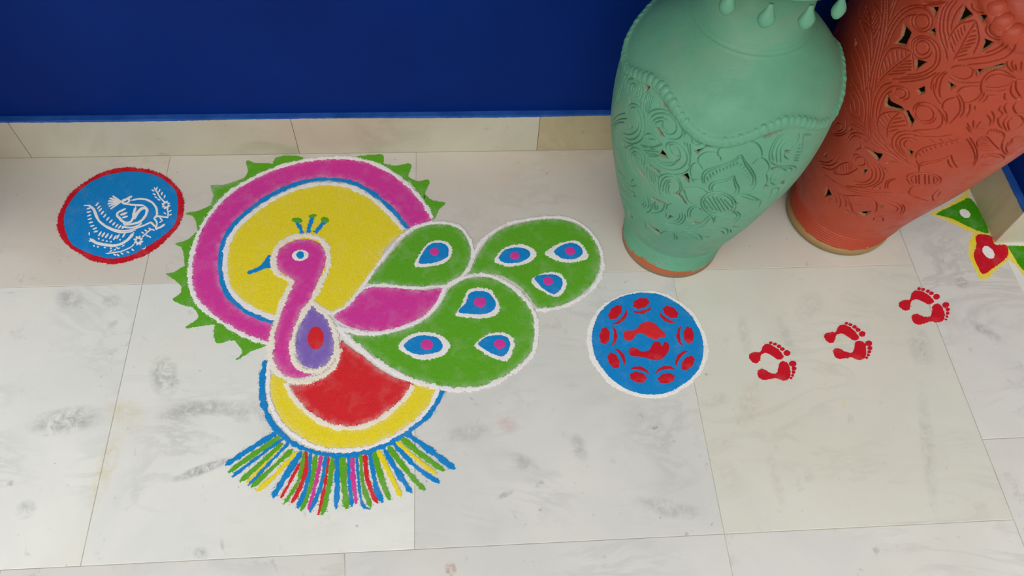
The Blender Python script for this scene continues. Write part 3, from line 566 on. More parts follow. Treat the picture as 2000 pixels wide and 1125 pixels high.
rv.carve('R2', [
 [(320,20),(250,120),(220,250),(215,380),(240,500),(290,620),(310,740)], [(380,0),(300,100),(265,230),(260,360),(285,480),(310,600)], [(430,0),(350,110),(315,230),(310,360),(330,470)], [(500,50),(420,150),(370,270),(350,380)], [(290,20),(180,45),(0,60)],
 [(320,480),(400,350),(480,280),(560,262),(650,260),(690,400),(690,520),(620,670)], [(380,740),(450,620),(540,450),(650,270)], [(380,600),(340,510)], [(410,560),(360,430)], [(440,510),(390,390)], [(470,480),(430,360)], [(495,440),(470,330)], [(525,390),(510,300)], [(400,650),(340,560)],
 [(430,650),(560,610)], [(460,600),(600,570)], [(490,560),(650,520)], [(520,510),(670,470)], [(550,450),(680,430)], [(590,390),(670,370)], [(410,700),(560,660)], [(620,310),(650,320)],
 [(600,0),(620,100),(690,145),(770,130),(830,60)], [(650,0),(670,70),(720,95),(780,70)], [(1000,300),(960,240),(890,240),(830,310),(840,390),(900,420),(980,410)], [(800,300),(780,370),(820,440),(900,470),(990,440)],
 [(1020,340),(1060,420),(1040,540),(960,620),(850,670),(700,700),(560,720),(420,740)], [(1100,320),(1150,420),(1130,560),(1050,680),(900,740),(750,770),(540,790)], [(1010,440),(980,540),(880,610),(760,650)],
 [(340,830),(440,800),(540,810),(620,860),(600,930),(520,965),(430,950),(370,920)], [(330,940),(400,990),(500,1010),(620,1010),(730,1000)], [(600,830),(660,880),(670,940)],
 [(310,880),(250,940),(220,1050),(215,1120)], [(280,870),(190,960),(160,1100)], [(220,880),(130,970),(105,1110)],
 [(720,1120),(730,1000),(790,910),(880,860),(980,860),(1060,900),(1150,960)], [(760,1000),(830,930),(940,905),(1050,930),(1150,970)], [(760,1060),(900,1070),(1050,1040),(1140,980)], [(1150,970),(1250,970)],
 [(1050,740),(1040,800),(1120,900)], [(1110,730),(1100,800),(1150,890)], [(1140,780),(1160,880)], [(1220,750),(1210,880)], [(1240,400),(1230,460)]],
 [[(525,83),(612,180),(450,262),(490,170)], [(703,195),(822,153),(745,267)], [(763,478),(877,520),(800,585),(738,622),(768,540)], [(700,852),(830,826),(975,786),(982,822),(850,850),(760,866),(720,902)], [(328,1003),(412,1050),(345,1092)]])
rv.carve('R3', [
 [(690,520),(700,380),(740,250),(820,150),(920,110),(1030,130),(1090,190),(1080,260),(1000,290)], [(640,500),(660,330),(700,200),(780,100),(880,70)], [(720,500),(750,350),(800,230),(880,170)], [(920,190),(950,140),(1030,170),(1050,220),(1000,260),(940,240)],
 [(1140,410),(1170,350),(1240,330)], [(720,640),(700,560),(740,470),(830,430),(960,430),(1040,480),(1070,580)], [(820,740),(830,620),(880,520),(970,440)], [(820,640),(720,570)], [(820,600),(740,500)], [(840,560),(770,460)], [(870,510),(820,440)],
 [(840,620),(960,600),(1060,590)], [(860,570),(960,550),(1050,530)], [(890,520),(1000,500)], [(840,670),(960,640)], [(600,690),(590,500),(600,300),(560,100),(540,0)], [(630,720),(610,560),(630,300),(600,0)], [(550,560),(560,400),(520,250),(450,100),(400,0)],
 [(500,480),(500,330),(450,200),(380,80)], [(450,420),(430,300),(380,200)], [(400,450),(380,330)], [(570,600),(480,520),(380,450),(320,380)], [(580,640),(480,580),(400,520),(340,440)], [(560,670),(450,600),(370,560)],
 [(700,640),(760,740),(850,850),(970,950),(1080,1050)], [(660,700),(740,800),(850,900),(960,980)], [(640,760),(740,850),(850,930),(1000,1010)], [(540,760),(640,820),(760,880),(880,940)],
 [(1060,1020),(950,950),(890,850),(890,760),(940,690),(1040,660),(1150,670),(1250,700)], [(1040,980),(960,900),(930,820),(960,740),(1050,700),(1180,710)], [(1060,960),(1000,880),(980,800),(1030,750),(1120,750),(1200,790)], [(1060,880),(1030,820),(1070,780),(1130,800)],
 [(180,600),(220,560),(270,590),(260,650),(200,660)], [(160,650),(200,690),(280,680),(330,620),(320,540)], [(150,690),(240,720),(330,680)], [(340,760),(380,700),(460,680),(550,710),(620,770)], [(360,780),(420,720),(500,740),(560,790)], [(480,790),(500,860),(430,900)]],
 [[(850,233),(882,300),(992,358),(1002,402),(905,390),(820,350)], [(1043,430),(1092,423),(1152,525),(1120,592),(1080,520)], [(375,608),(402,640),(368,652)], [(58,962),(92,928),(85,975)]], echo=True)
rv.carve('R4', [
 [(245,180),(240,270),(280,360),(330,430)], [(310,180),(300,280),(330,360)], [(10,500),(30,430),(90,395),(170,400),(250,440),(320,520),(340,600),(300,670),(200,690),(60,700),(0,710)], [(40,500),(60,440),(130,430),(200,460),(240,520),(220,580),(140,600),(60,570),(40,500)],
 [(20,540),(60,600),(140,630),(230,610),(270,560)], [(280,460),(340,530),(370,610)], [(345,480),(340,420),(380,370),(450,345),(490,340)], [(345,480),(380,520),(390,600),(370,640)], [(490,310),(530,400),(530,490),(480,560),(410,640)], [(515,300),(570,400),(570,500),(520,570)],
 [(490,310),(520,260),(560,230),(650,215),(750,220)], [(750,220),(770,280),(720,350),(640,390),(560,400)], [(800,280),(780,340),(720,390)], [(840,310),(810,370),(760,400)], [(640,410),(640,480),(600,560)], [(700,430),(690,490)], [(820,260),(930,275),(1060,250)], [(840,320),(920,320)],
 [(1100,200),(1090,280),(1130,340),(1170,370)], [(1150,150),(1150,250),(1210,350)], [(1030,290),(1020,340),(1040,380)], [(980,430),(960,480),(1000,520),(940,590)], [(1050,400),(1020,450),(1050,530)], [(1150,390),(1120,450),(1160,520),(1230,500)], [(1060,540),(1010,620),(1050,720)],
 [(1110,560),(1060,620),(1080,710)], [(1110,560),(1180,540),(1230,590),(1190,660),(1080,720)], [(880,490),(910,560),(890,640)], [(830,530),(870,600),(850,660)], [(950,560),(960,640),(1010,690)], [(610,620),(650,700)], [(680,590),(680,690)], [(760,600),(700,690)], [(600,660),(660,740)], [(720,700),(800,680)],
 [(730,900),(720,830),(760,780),(820,770),(900,850),(970,920)], [(740,800),(850,830)], [(725,830),(860,860)], [(725,860),(880,880)], [(730,890),(880,900)], [(735,920),(900,920)], [(760,780),(850,810)], [(820,760),(870,690),(950,700),(1020,750),(1000,830),(980,910)],
 [(870,690),(880,720)], [(900,690),(910,720)], [(935,700),(940,730)], [(970,715),(970,745)], [(1000,740),(990,770)], [(640,780),(690,860),(720,930),(720,1020),(680,1100)], [(600,790),(650,860),(690,950),(700,1020),(670,1090)],
 [(600,810),(570,820)], [(630,850),(600,870)], [(650,890),(610,910)], [(665,930),(620,950)], [(680,970),(625,990)], [(685,1010),(630,1020)], [(675,1050),(630,1050)], [(40,1020),(60,950),(120,900),(220,870),(340,840),(440,820),(520,790)],
 [(80,950),(95,990)], [(120,920),(135,960)], [(160,905),(170,945)], [(210,890),(215,925)], [(260,875),(265,905)], [(320,860),(325,890)], [(380,845),(385,870)], [(440,830),(445,855)], [(500,820),(490,845)], [(0,760),(150,770),(300,770),(450,750)], [(200,800),(260,840)], [(300,790),(350,830)], [(400,790),(440,815)],
 [(80,1100),(110,1060),(200,1040),(320,1020),(420,980)], [(400,1020),(410,1070),(450,1120)], [(435,970),(460,1050),(510,1120)], [(760,1010),(800,970),(880,960),(980,970),(1020,1010),(960,1050),(860,1080),(760,1080)], [(800,1010),(840,980),(920,990),(980,1000)],
 [(1000,850),(1000,920),(1050,970),(1100,940)], [(1060,830),(1040,900),(1060,960)], [(1100,850),(1120,790),(1200,770)], [(1070,880),(1100,800),(1180,750)], [(1100,940),(1180,890),(1230,860)]], [[(400,172),(478,210),(425,248)]])
rv.carve('R5', [
 [(780,210),(830,270),(820,350),(740,390),(640,370)], [(820,200),(870,270),(860,360),(780,410),(660,410)], [(850,190),(910,270),(900,370),(800,430),(640,430),(560,410)], [(890,200),(950,290),(930,380),(830,450)], [(640,150),(650,110),(720,120),(780,180),(790,240)], [(660,180),(680,140),(740,140),(760,200),(730,220),(680,210)],
 [(440,290),(500,220),(580,190),(640,210)], [(510,220),(520,280)], [(540,205),(545,285)], [(570,200),(575,285)], [(600,200),(600,280)], [(625,210),(620,270)], [(440,290),(520,310),(600,300),(690,250)], [(320,200),(400,220),(470,190),(500,130)], [(330,230),(420,260),(500,220)], [(300,170),(380,190),(440,160)], [(390,240),(480,290)],
 [(350,300),(450,370),(560,430),(700,470),(850,490),(1020,500),(1200,530),(1400,580)], [(400,340),(520,430),(640,480),(800,510),(1000,540),(1200,590)], [(380,400),(470,480),(560,520),(700,520),(840,540)], [(560,430),(700,440),(900,480),(1100,500),(1300,540)],
 [(440,430),(500,520),(520,600),(500,640)], [(420,460),(470,540),(480,600)], [(520,500),(570,570),(570,640)], [(560,510),(620,600),(640,690)], [(590,580),(640,670),(700,730)], [(390,540),(430,560),(460,590)], [(385,560),(420,580)], [(840,560),(880,600),(870,680),(800,670)], [(640,600),(740,620),(800,640)],
 [(930,560),(1050,590),(1130,640),(1100,710),(980,720),(860,740)], [(900,570),(1020,610),(1090,650),(1060,690),(960,690)], [(1140,610),(1160,660),(1120,720),(1020,750)], [(860,740),(850,770),(900,770)], [(940,740),(950,780)],
 [(1175,350),(1200,310),(1280,295),(1400,300),(1500,330),(1520,380),(1470,420),(1340,440),(1220,410),(1175,350)], [(1220,360),(1240,330),(1320,315),(1420,320),(1490,360),(1450,405),(1340,415),(1250,400),(1220,360)], [(1270,320),(1275,410)], [(1300,310),(1305,420)], [(1360,310),(1365,425)], [(1400,315),(1405,420)], [(1450,340),(1450,405)],
 [(1270,170),(1300,230),(1300,290)], [(1300,240),(1330,220),(1450,190),(1534,170)], [(960,460),(980,380),(1050,350)], [(985,460),(1000,390),(1070,350)], [(1000,180),(1100,190),(1240,220),(1290,250)], [(1240,430),(1200,490),(1250,530),(1380,570)],
 [(950,0),(1000,70),(1080,140),(1180,200)], [(1000,0),(1060,80),(1140,150),(1220,210)], [(1070,0),(1120,80),(1180,150)], [(740,30),(850,70),(960,120),(1080,170)], [(1500,460),(1440,520),(1450,580)], [(1520,480),(1480,540)]],
 [[(385,438),(428,510),(358,532)], [(785,63),(928,115),(890,172),(860,132)], [(1188,58),(1248,85),(1220,132)], [(733,270),(783,263),(750,308)], [(958,238),(988,285),(958,272)], [(903,618),(955,625),(920,643)], [(588,668),(608,702),(573,686)], [(700,688),(825,678),(770,722),(740,717)], [(883,452),(922,438),(912,458)], [(358,112),(382,88),(376,134)]], echo=True)

def ragged(base, steps, seed):
    rs = np.random.RandomState(seed)
    def f(th):
        d = np.degrees(th); e = np.full(len(th), base) + 0.0012 * np.sin(d * 0.35 + seed)
        for a, b, v in steps: e[(d > a) & (d < b)] += v
        return e + np.convolve(rs.rand(len(th) + 8) - 0.5, np.ones(9) / 9, 'valid') * 0.003
    return f
GT = lambda t: 0.549 - 0.019 * math.cos(5 * (t - math.radians(2)))
RT = lambda t: 0.722 - 0.025 * math.cos(5 * (t - math.radians(18)))
def make_vase(v, mat, label, zc, edge, foot_z, rib, trim_f, bead, spacing, zdrop, rdrop, ndrop, drop, drop_a0, lip):
    root = empty('floor_vase', (v.ax[0], v.ax[1], 0), label, 'vase', 'carved floor vases')
    v.build('vase_body', mat, root, zc, edge, foot_z, rib, trim_f, lip, bead[2] * 0.95, bead[0] * 0.98)
    bm_ = bead_mesh('bead', *bead); setattr_paint(bm_)
    trim(v, [(t, trim_f(t)) for t in np.linspace(-math.pi, math.pi, 240)], mat, root, spacing, bm_)
    dm = drop_mesh('lip_drop', *drop); setattr_paint(dm)
    for k in range(ndrop):
        a = drop_a0 + 2 * math.pi * k / ndrop
        d = Vector((math.cos(a), math.sin(a), 0)); p = Vector((v.ax[0] + v.sh * zdrop, v.ax[1], zdrop)) + d * rdrop
        place('lip_drop', dm, mat, root, p, Vector((-d.y, d.x, 0)), Vector((d.x * -0.15, d.y * -0.15, 1)))
    return root
make_vase(gv, GREEN, 'green painted clay vase with pierced carving and orange raw foot', (0.085, 0.548), ragged(0.024, [(-70, -38, -0.006), (-30, -24, 0.004), (-24, -4, 0.009), (-4, 12, 0.006), (12, 30, 0.001), (40, 75, -0.006)], 2), 0.0085, (0.028, 0.098, 0.0085), GT, (0.0105, 0.0098, 0.0060), 0.0132, 0.722, 0.1385, 14, (0.036, 0.0135), math.radians(-106), 0.0008)
make_vase(rv, RED, 'taller terracotta red carved clay vase in the wall corner', (0.075, 0.715), ragged(0.0255, [(-90, -20, 0.004)], 5), 0.012, (0.028, 0.092, 0.009), RT, (0.018, 0.0190, 0.0100), 0.024, 0.888, 0.150, 14, (0.038, 0.0145), 0.1, 0.006)

# ---------------------------------------------------------------- powder drawings on the floor
def powder(name, c, pale=None, amt=0.35, grain=0.16):
    m, nt, b = nodes(name, 0.95, 0.05)
    tc = N(nt, 'ShaderNodeTexCoord'); v = tc.outputs['Object']
    pale = pale or tuple(0.55 * x + 0.45 * y for x, y in zip(c, lin(225, 215, 210)))
    k = N(nt, 'ShaderNodeMath', operation='MULTIPLY'); k.inputs[1].default_value = amt
    nt.links.new(ramp(nt, noise(nt, v, 22, 6, 0.65, 0.3), [(0.5, G0), (0.78, G1_)]).outputs[0], k.inputs[0])
    cc = mix(nt, k.outputs[0], c, pale)
    # powder thins out towards the margin of a filled field and the stone shows through
    th_ = N(nt, 'ShaderNodeAttribute', attribute_name='thin'); tn = N(nt, 'ShaderNodeMath', operation='MULTIPLY')
    nt.links.new(th_.outputs['Fac'], tn.inputs[0]); nt.links.new(ramp(nt, noise(nt, v, 38, 6, 0.75), [(0.40, G0), (0.68, (0.62,) * 3)]).outputs[0], tn.inputs[1])
    cc = mix(nt, tn.outputs[0], cc, tuple(0.3 * x + 0.7 * y for x, y in zip(c, lin(228, 222, 216))))
    g = ramp(nt, noise(nt, v, 420, 3, 0.7), [(0.3, (1 - grain,) * 3), (0.7, (1 + grain * 0.6,) * 3)])
    cc = mix(nt, 1.0, cc, g.outputs[0], 'MULTIPLY')
    nt.links.new(cc, b.inputs['Base Color'])
    bp = N(nt, 'ShaderNodeBump', i_Strength=0.5, i_Distance=0.0012); nt.links.new(noise(nt, v, 300, 4, 0.7), bp.inputs['Height'])
    nt.links.new(bp.outputs[0], b.inputs['Normal'])
    return m
PW = dict(green=powder('green_powder', lin(96, 168, 42)), magenta=powder('magenta_powder', lin(214, 62, 156), amt=0.3), yellow=powder('yellow_powder', lin(234, 214, 48), amt=0.2),
          blue=powder('blue_powder', lin(26, 134, 204), amt=0.15), red=powder('red_powder', lin(216, 46, 52), amt=0.18), purple=powder('purple_powder', lin(132, 104, 186), amt=0.25),
          white=powder('white_powder', lin(240, 236, 234), lin(214, 206, 206), 0.6, 0.10), cream=powder('cream_powder', lin(240, 232, 216), lin(226, 206, 190), 0.6, 0.12),
          leaf=powder('leaf_green_powder', lin(62, 146, 14)), crimson=powder('crimson_powder', lin(200, 28, 44), amt=0.2))
prs = np.random.RandomState(11)
class Verts(list):
    """Vertex list that also notes where the powder lies thin."""
    def __init__(s): super().__init__(); s.thin = {}
def jitter(P, amp, closed):
    """Ragged edge: slow wobble plus grain-sized noise along the normal."""
    n = len(P); k = max(3, n // 6)
    def band(m):
        a = prs.randn(m)
        if closed: a[-1] = a[0]
        return np.interp(np.linspace(0, m - 1, n), np.arange(m), a)
    T = np.roll(P, -1, 0) - np.roll(P, 1, 0) if closed else np.gradient(P, axis=0)
    Nn = np.c_[-T[:, 1], T[:, 0]] / np.maximum(np.hypot(*T.T), 1e-9)[:, None]
    return P + Nn * (amp * (0.45 * band(k) + 0.75 * prs.randn(n)))[:, None]
def grains(V, F, pts, n, spread, size, z=0.0):
    """Loose grains scattered beside an edge."""
    for i in prs.randint(0, len(pts), n):
        c = pts[i] + prs.randn(2) * spread; s = size * (0.5 + prs.rand()); a = prs.rand() * 6.28; b = len(V)
        for k in range(3): V.append((c[0] + s * math.cos(a + 2.09 * k), c[1] + s * math.sin(a + 2.09 * k), z))
        V.append((c[0], c[1], z + s * 0.9)); F += [(b, b + 1, b + 3), (b + 1, b + 2, b + 3), (b + 2, b, b + 3)]
def fill_geo(P, top, V, F, amp=0.0007, cell=0.0075, ng=1.0, sp=0.0014, step=0.0022, thin=True):
    P = smooth(P, True, step); P = jitter(P, amp, True); n = len(P)
    lo, hi = P.min(0), P.max(0)
    gx, gy = np.meshgrid(np.arange(lo[0], hi[0], cell), np.arange(lo[1], hi[1], cell)); Q = np.c_[gx.ravel(), gy.ravel()]
    if len(Q):
        Q = Q + (prs.rand(*Q.shape) - 0.5) * cell * 0.5; ins = np.zeros(len(Q), bool)
        for i in range(n):
            (x0, y0), (x1, y1) = P[i], P[(i + 1) % n]
            if y0 != y1: ins ^= ((y0 > Q[:, 1]) != (y1 > Q[:, 1])) & (Q[:, 0] < (x1 - x0) * (Q[:, 1] - y0) / (y1 - y0) + x0)
        Q = Q[ins]
        if len(Q):
            far = np.array([np.min(np.hypot(*(P - q).T)) > 0.002 for q in Q]); Q = Q[far]
    vs, es, fs, ov, oe, of = delaunay_2d_cdt([Vector(p) for p in P] + [Vector(q) for q in Q], [(i, (i + 1) % n) for i in range(n)], [], 1, 1e-7)
    b = len(V); bound = set()
    for i, o in enumerate(ov):
        if any(k < n for k in o): bound.add(i)
    TH = V.thin; wide = thin and (hi - lo).min() > 0.07 and len(Q) > 40
    for i, p in enumerate(vs):
        dmin = 0.0 if i in bound else float(np.min(np.hypot(P[:, 0] - p.x, P[:, 1] - p.y)))
        if wide: TH[len(V)] = max(0.0, 1 - dmin / 0.013)
        V.append((p.x, p.y, top * (0.86 if i in bound else 1.0 + prs.uniform(-0.1, 0.1))))
    for f in fs:
        q = [vs[i] for i in f]
        ar = (q[1].x - q[0].x) * (q[2].y - q[0].y) - (q[2].x - q[0].x) * (q[1].y - q[0].y)
        F.append(tuple(b + i for i in (f if ar > 0 else reversed(f))))
    c = len(V); ctr = P.mean(0)
    T = np.roll(P, -1, 0) - np.roll(P, 1, 0); area = 0.5 * np.sum(P[:, 0] * np.roll(P[:, 1], -1) - np.roll(P[:, 0], -1) * P[:, 1])
    Nn = np.c_[T[:, 1], -T[:, 0]] / np.maximum(np.hypot(*T.T), 1e-9)[:, None] * (1 if area > 0 else -1)
    for i in range(n): V.append((P[i][0], P[i][1], top * 0.86)); V.append((*(P[i] + Nn[i] * 0.0004), 0.0))
    for i in range(n):
        j = (i + 1) % n; q = (c + 2 * i, c + 2 * i + 1, c + 2 * j + 1, c + 2 * j); F.append(q if area > 0 else q[::-1])
    if ng: grains(V, F, P, int(n * 0.7 * ng), sp, 0.00075, top * 0.5)
def line_geo(P, width, top, V, F, closed=False, amp=0.0013, ng=1.6, var=0.26, step=0.0012, taper=False):
    P = smooth(P, closed, step); P = jitter(P, 0.00035, closed); n = len(P)
    T = np.roll(P, -1, 0) - np.roll(P, 1, 0) if closed else np.gradient(P, axis=0)
    Nn = np.c_[-T[:, 1], T[:, 0]] / np.maximum(np.hypot(*T.T), 1e-9)[:, None]
    m = max(3, n // 7); sw = np.interp(np.linspace(0, m - 1, n), np.arange(m), prs.randn(m)); wv = width / 2 * (1 + var * np.clip(sw, -1.5, 1.5))
    if taper == 'leaf': wv = wv * np.sqrt(np.maximum(0.08, np.sin(np.linspace(0.06, 1.0, n) * math.pi * 0.98)))
    elif taper: wv = wv * np.clip(np.minimum(np.arange(n), np.arange(n)[::-1]) / max(3.0, n * 0.06), 0.45, 1)
    prof = [(-1, 0), (-0.98, 0.84), (-0.5, 0.97), (0, 1.0), (0.5, 0.97), (0.98, 0.84), (1, 0)]; k = len(prof); b = len(V)
    bl = lambda q: np.interp(np.arange(n), np.linspace(0, n - 1, max(3, int(n / q))), prs.randn(max(3, int(n / q))))
    jl, jr = (amp * (0.6 * bl(2.4) + 0.5 * prs.randn(n)) for _ in (0, 1))
    for i in range(n):
        for s, hgt in prof:
            off = s * wv[i] + (jl[i] if s < -0.7 else jr[i] if s > 0.7 else 0)
            p = P[i] + Nn[i] * off; V.append((p[0], p[1], top * hgt * (1 + (prs.uniform(-0.12, 0.12) if 0 < hgt else 0))))
    for i in range(n if closed else n - 1):
        j = (i + 1) % n
        for q in range(k - 1): F.append((b + i * k + q, b + j * k + q, b + j * k + q + 1, b + i * k + q + 1))
    if ng:
        E = np.vstack([P + Nn * wv[:, None], P - Nn * wv[:, None]]); grains(V, F, E, int(n * 1.1 * ng), 0.0019, 0.0008, top * 0.5)
def pw_obj(name, V, F, colr, parent, sm=False):
    a = np.array(V); me = mesh(name, V, F, sm)
    at_ = me.attributes.new('thin', 'FLOAT', 'POINT'); at_.data.foreach_set('value', [V.thin.get(i, 0.0) for i in range(len(V))])
    return link(name, me, PW[colr], parent, (a[:, 0].mean(), a[:, 1].mean(), 0))
def fill(name, crop, pts, colr, top, parent, **kw):
    V, F = Verts(), []; fill_geo(flo(crop, pts), top, V, F, **kw); return pw_obj(name, V, F, colr, parent)
def line(name, crop, pts, wpx, colr, top, parent, **kw):
    V, F = Verts(), []; line_geo(flo(crop, pts), plen(crop, wpx), top, V, F, **kw); return pw_obj(name, V, F, colr, parent)
def oval(cx, cy, a, b, rot=0.0, n=14): return ell(cx, cy, a, b, rot, n)[:-1]

# ---- the big peacock
mm = 0.0006
c = at(640, 620); PK = empty('peacock_rangoli', (c[0], c[1], 0), 'large peacock drawn in bright coloured powder on the marble floor', 'rangoli')
teeth = [('A', [(580,215),(608,150),(600,80),(660,95),(770,100),(810,125),(700,180)]), ('A', [(770,105),(790,62),(850,48),(930,50),(965,66),(880,95),(800,130)]), ('A', [(370,372),(388,300),(370,240),(450,235),(550,205),(610,185),(520,285),(400,390)]),
 ('A', [(290,532),(275,480),(255,440),(205,420),(280,405),(370,372),(400,390),(330,500)]), ('A', [(205,770),(198,700),(182,640),(140,615),(210,595),(275,545),(305,530),(260,700),(240,770)]), ('A', [(80,810),(130,800),(200,760),(245,765),(245,870),(195,898),(140,850)]),
 ('A', [(125,982),(170,940),(190,885),(245,880),(290,1010),(245,1022)]), ('L', [(778,87),(830,45),(812,5),(800,-12),(860,0),(935,80),(885,72)]), ('L', [(898,80),(905,148),(958,140),(1010,132),(940,78)]), ('L', [(985,135),(1015,185),(988,222),(1050,185),(1112,160),(1112,140),(1040,130)]),
 ('A', [(1310,55),(1400,42),(1480,42),(1482,95),(1470,120),(1400,95)]), ('A', [(1475,98),(1560,112),(1660,100),(1642,180),(1640,215),(1550,150)]), ('A', [(1635,180),(1700,212),(1780,205),(1752,290),(1750,330),(1670,230)]), ('A', [(1745,295),(1800,335),(1880,352),(1840,400),(1812,455),(1790,440),(1770,390)])]
for cr_, p in teeth: fill('green_point', cr_, p, 'green', 0.9 * mm, PK)
ring_out = [(1800,455),(1760,375),(1650,245),(1530,152),(1400,90),(1250,62),(1100,65),(950,85),(800,125),(650,190),(500,280),(390,390),(300,530),(250,680),(235,850),(270,970),(340,1050),(440,1125),(560,1195),(650,1235),(740,1262)]
ring_in = [(1655,515),(1560,400),(1440,292),(1300,215),(1170,190),(1050,190),(900,225),(740,300),(600,400),(490,510),(435,620),(420,730),(430,850),(470,950),(560,1040),(660,1095),(765,1135)]
fill('magenta_ring', 'A', ring_out + ring_in[::-1], 'magenta', 1.2 * mm, PK)
line('white_ring_outline', 'A', ring_out, 26, 'white', 2.3 * mm, PK)
off = lambda P, d: [(x + (1050 - x) / math.hypot(1050 - x, 700 - y) * d, y + (700 - y) / math.hypot(1050 - x, 700 - y) * d) for x, y in P]
line('blue_band', 'A', off(ring_in, 12), 30, 'blue', 1.8 * mm, PK, amp=0.0006)
line('white_inner_outline', 'A', off(ring_in, 42), 30, 'white', 2.0 * mm, PK)
fill('yellow_disc', 'A', off(ring_in, 44) + [(850,1120),(950,1060),(1060,1030),(1160,1065),(1260,1000),(1340,905),(1410,830),(1500,640),(1590,555)], 'yellow', 1.3 * mm, PK)
# crest, beak, head and neck
for st, tp in (([(925,478),(945,510),(962,552)], (928,466,34,15,0.1)), ([(1026,448),(1010,500),(1000,547)], (1028,438,28,12,-0.2)), ([(1105,472),(1075,510),(1045,547)], (1108,464,27,19,0.3))):
    o = line('crest_feather', 'A', st, 26, 'blue', 2.3 * mm, PK, var=0.15)
    fill('crest_tip', 'A', oval(*tp), 'green', 2.6 * mm, o)
fill('beak', 'B', [(388,208),(360,212),(330,258),(290,292),(225,318),(230,338),(280,325),(340,300),(388,290),(400,250)], 'blue', 2.4 * mm, PK)
hd = fill('head_and_neck', 'B', [(415,215),(450,160),(520,115),(600,98),(690,110),(740,150),(765,220),(750,290),(720,360),(690,430),(650,520),(600,590),(560,660),(535,730),(520,800),(525,870),(545,930),(590,980),(680,1015),(620,1038),(560,1045),(500,1035),(440,995),(405,930),(400,850),(410,750),(440,650),(480,540),(520,440),(548,385),(500,350),(440,310),(415,260)], 'magenta', 2.4 * mm, PK)
ey = fill('eye_white', 'B', oval(585, 210, 56, 38, -0.12), 'white', 3.2 * mm, hd, ng=0.3); fill('pupil', 'B', oval(587, 207, 27, 25), 'blue', 3.9 * mm, hd, ng=0.3)
wg = fill('breast_drop', 'B', [(668,552),(720,592),(780,652),(815,720),(828,800),(810,888),(770,950),(700,980),(640,975),(590,940),(560,880),(555,800),(570,720),(612,640)], 'purple', 2.2 * mm, PK)
fill('red_spot', 'B', oval(692, 777, 55, 78, 0.05), 'red', 3.0 * mm, wg)
line('cream_neck_outline', 'B', [(400,230),(420,170),(480,110),(560,78),(650,74),(730,102),(772,170),(782,250),(765,320),(735,380),(710,440),(665,520),(620,590),(590,640),(560,700),(540,770),(530,850),(543,930),(585,985),(650,1003),(730,992),(795,945),(832,860),(832,780),(808,690),(760,615),(710,570),(668,530)], 32, 'cream', 3.1 * mm, PK, amp=0.0019, ng=2.6)
line('cream_throat_outline', 'B', [(400,230),(405,290),(440,340),(500,370),(525,392),(505,440),(465,530),(428,640),(398,740),(382,850),(388,940),(425,1010),(490,1052),(570,1075),(650,1065),(720,1040),(790,1000),(840,930),(850,860)], 34, 'cream', 3.0 * mm, PK, amp=0.0019, ng=2.6)
line('white_shoulder_line', 'B', [(668,530),(720,572),(800,612)], 26, 'white', 2.8 * mm, PK)
# feathers with their eye spots
lobe1 = fill('feather', 'C', [(245,445),(320,345),(400,250),(470,170),(560,112),(650,90),(730,92),(805,122),(850,180),(870,240),(865,310),(825,380),(760,435),(690,458),(560,466),(450,460),(350,450)], 'green', 1.5 * mm, PK)
lobe2 = fill('feather', 'C', [(860,392),(900,310),(945,230),(1005,160),(1090,108),(1200,78),(1320,60),(1440,64),(1530,95),(1605,155),(1648,230),(1662,310),(1645,390),(1605,460),(1535,522),(1440,574),(1350,595),(1285,595),(1245,550),(1190,480),(1120,430),(1040,395),(940,385)], 'green', 1.5 * mm, PK)
lobe3 = fill('feather', 'C', [(80,735),(180,765),(300,768),(420,745),(540,702),(640,638),(700,560),(740,490),(800,440),(880,415),(960,412),(1040,432),(1115,478),(1185,540),(1240,610),(1260,690),(1256,800),(1235,870),(1160,955),(1050,1028),(930,1074),(800,1084),(660,1068),(550,1038),(450,990),(350,935),(250,865),(160,795)], 'green', 1.6 * mm, PK)
fill('magenta_feather', 'C', [(40,650),(120,592),(190,515),(250,478),(330,475),(420,478),(520,490),(620,490),(705,478),(672,560),(612,630),(530,680),(440,720),(330,737),(220,732),(120,706)], 'magenta', 1.6 * mm, PK)
line('white_feather_outline', 'C', [(20,635),(110,590),(180,512),(230,445),(300,345),(380,243),(450,163),(540,105),(640,80),(720,80),(805,105),(855,160),(882,230),(882,300),(852,370),(790,432),(715,470)], 20, 'white', 2.7 * mm, PK)
line('white_feather_outline', 'C', [(210,482),(300,458),(380,462),(470,474),(560,478),(640,468),(715,470)], 17, 'white', 2.5 * mm, PK)
line('white_feather_outline', 'C', [(60,715),(120,735),(180,748),(280,756),(380,742),(480,712),(570,672),(640,612),(690,542),(722,476),(770,440),(850,408),(930,396),(1010,408),(1090,448),(1170,508),(1232,580),(1268,660),(1275,760),(1258,860),(1205,932),(1132,992),(1040,1047),(930,1087),(820,1098),(720,1092),(620,1072),(530,1047),(430,1002),(330,942),(230,872),(140,795),(60,715)], 24, 'white', 2.8 * mm, PK)
line('white_feather_outline', 'C', [(885,300),(930,210),(1000,140),(1100,85),(1200,62),(1330,46),(1440,48),(1532,78),(1605,140),(1655,220),(1677,300),(1668,390),(1622,470),(1552,532),(1450,584),(1340,608),(1270,608)], 20, 'white', 2.6 * mm, PK)
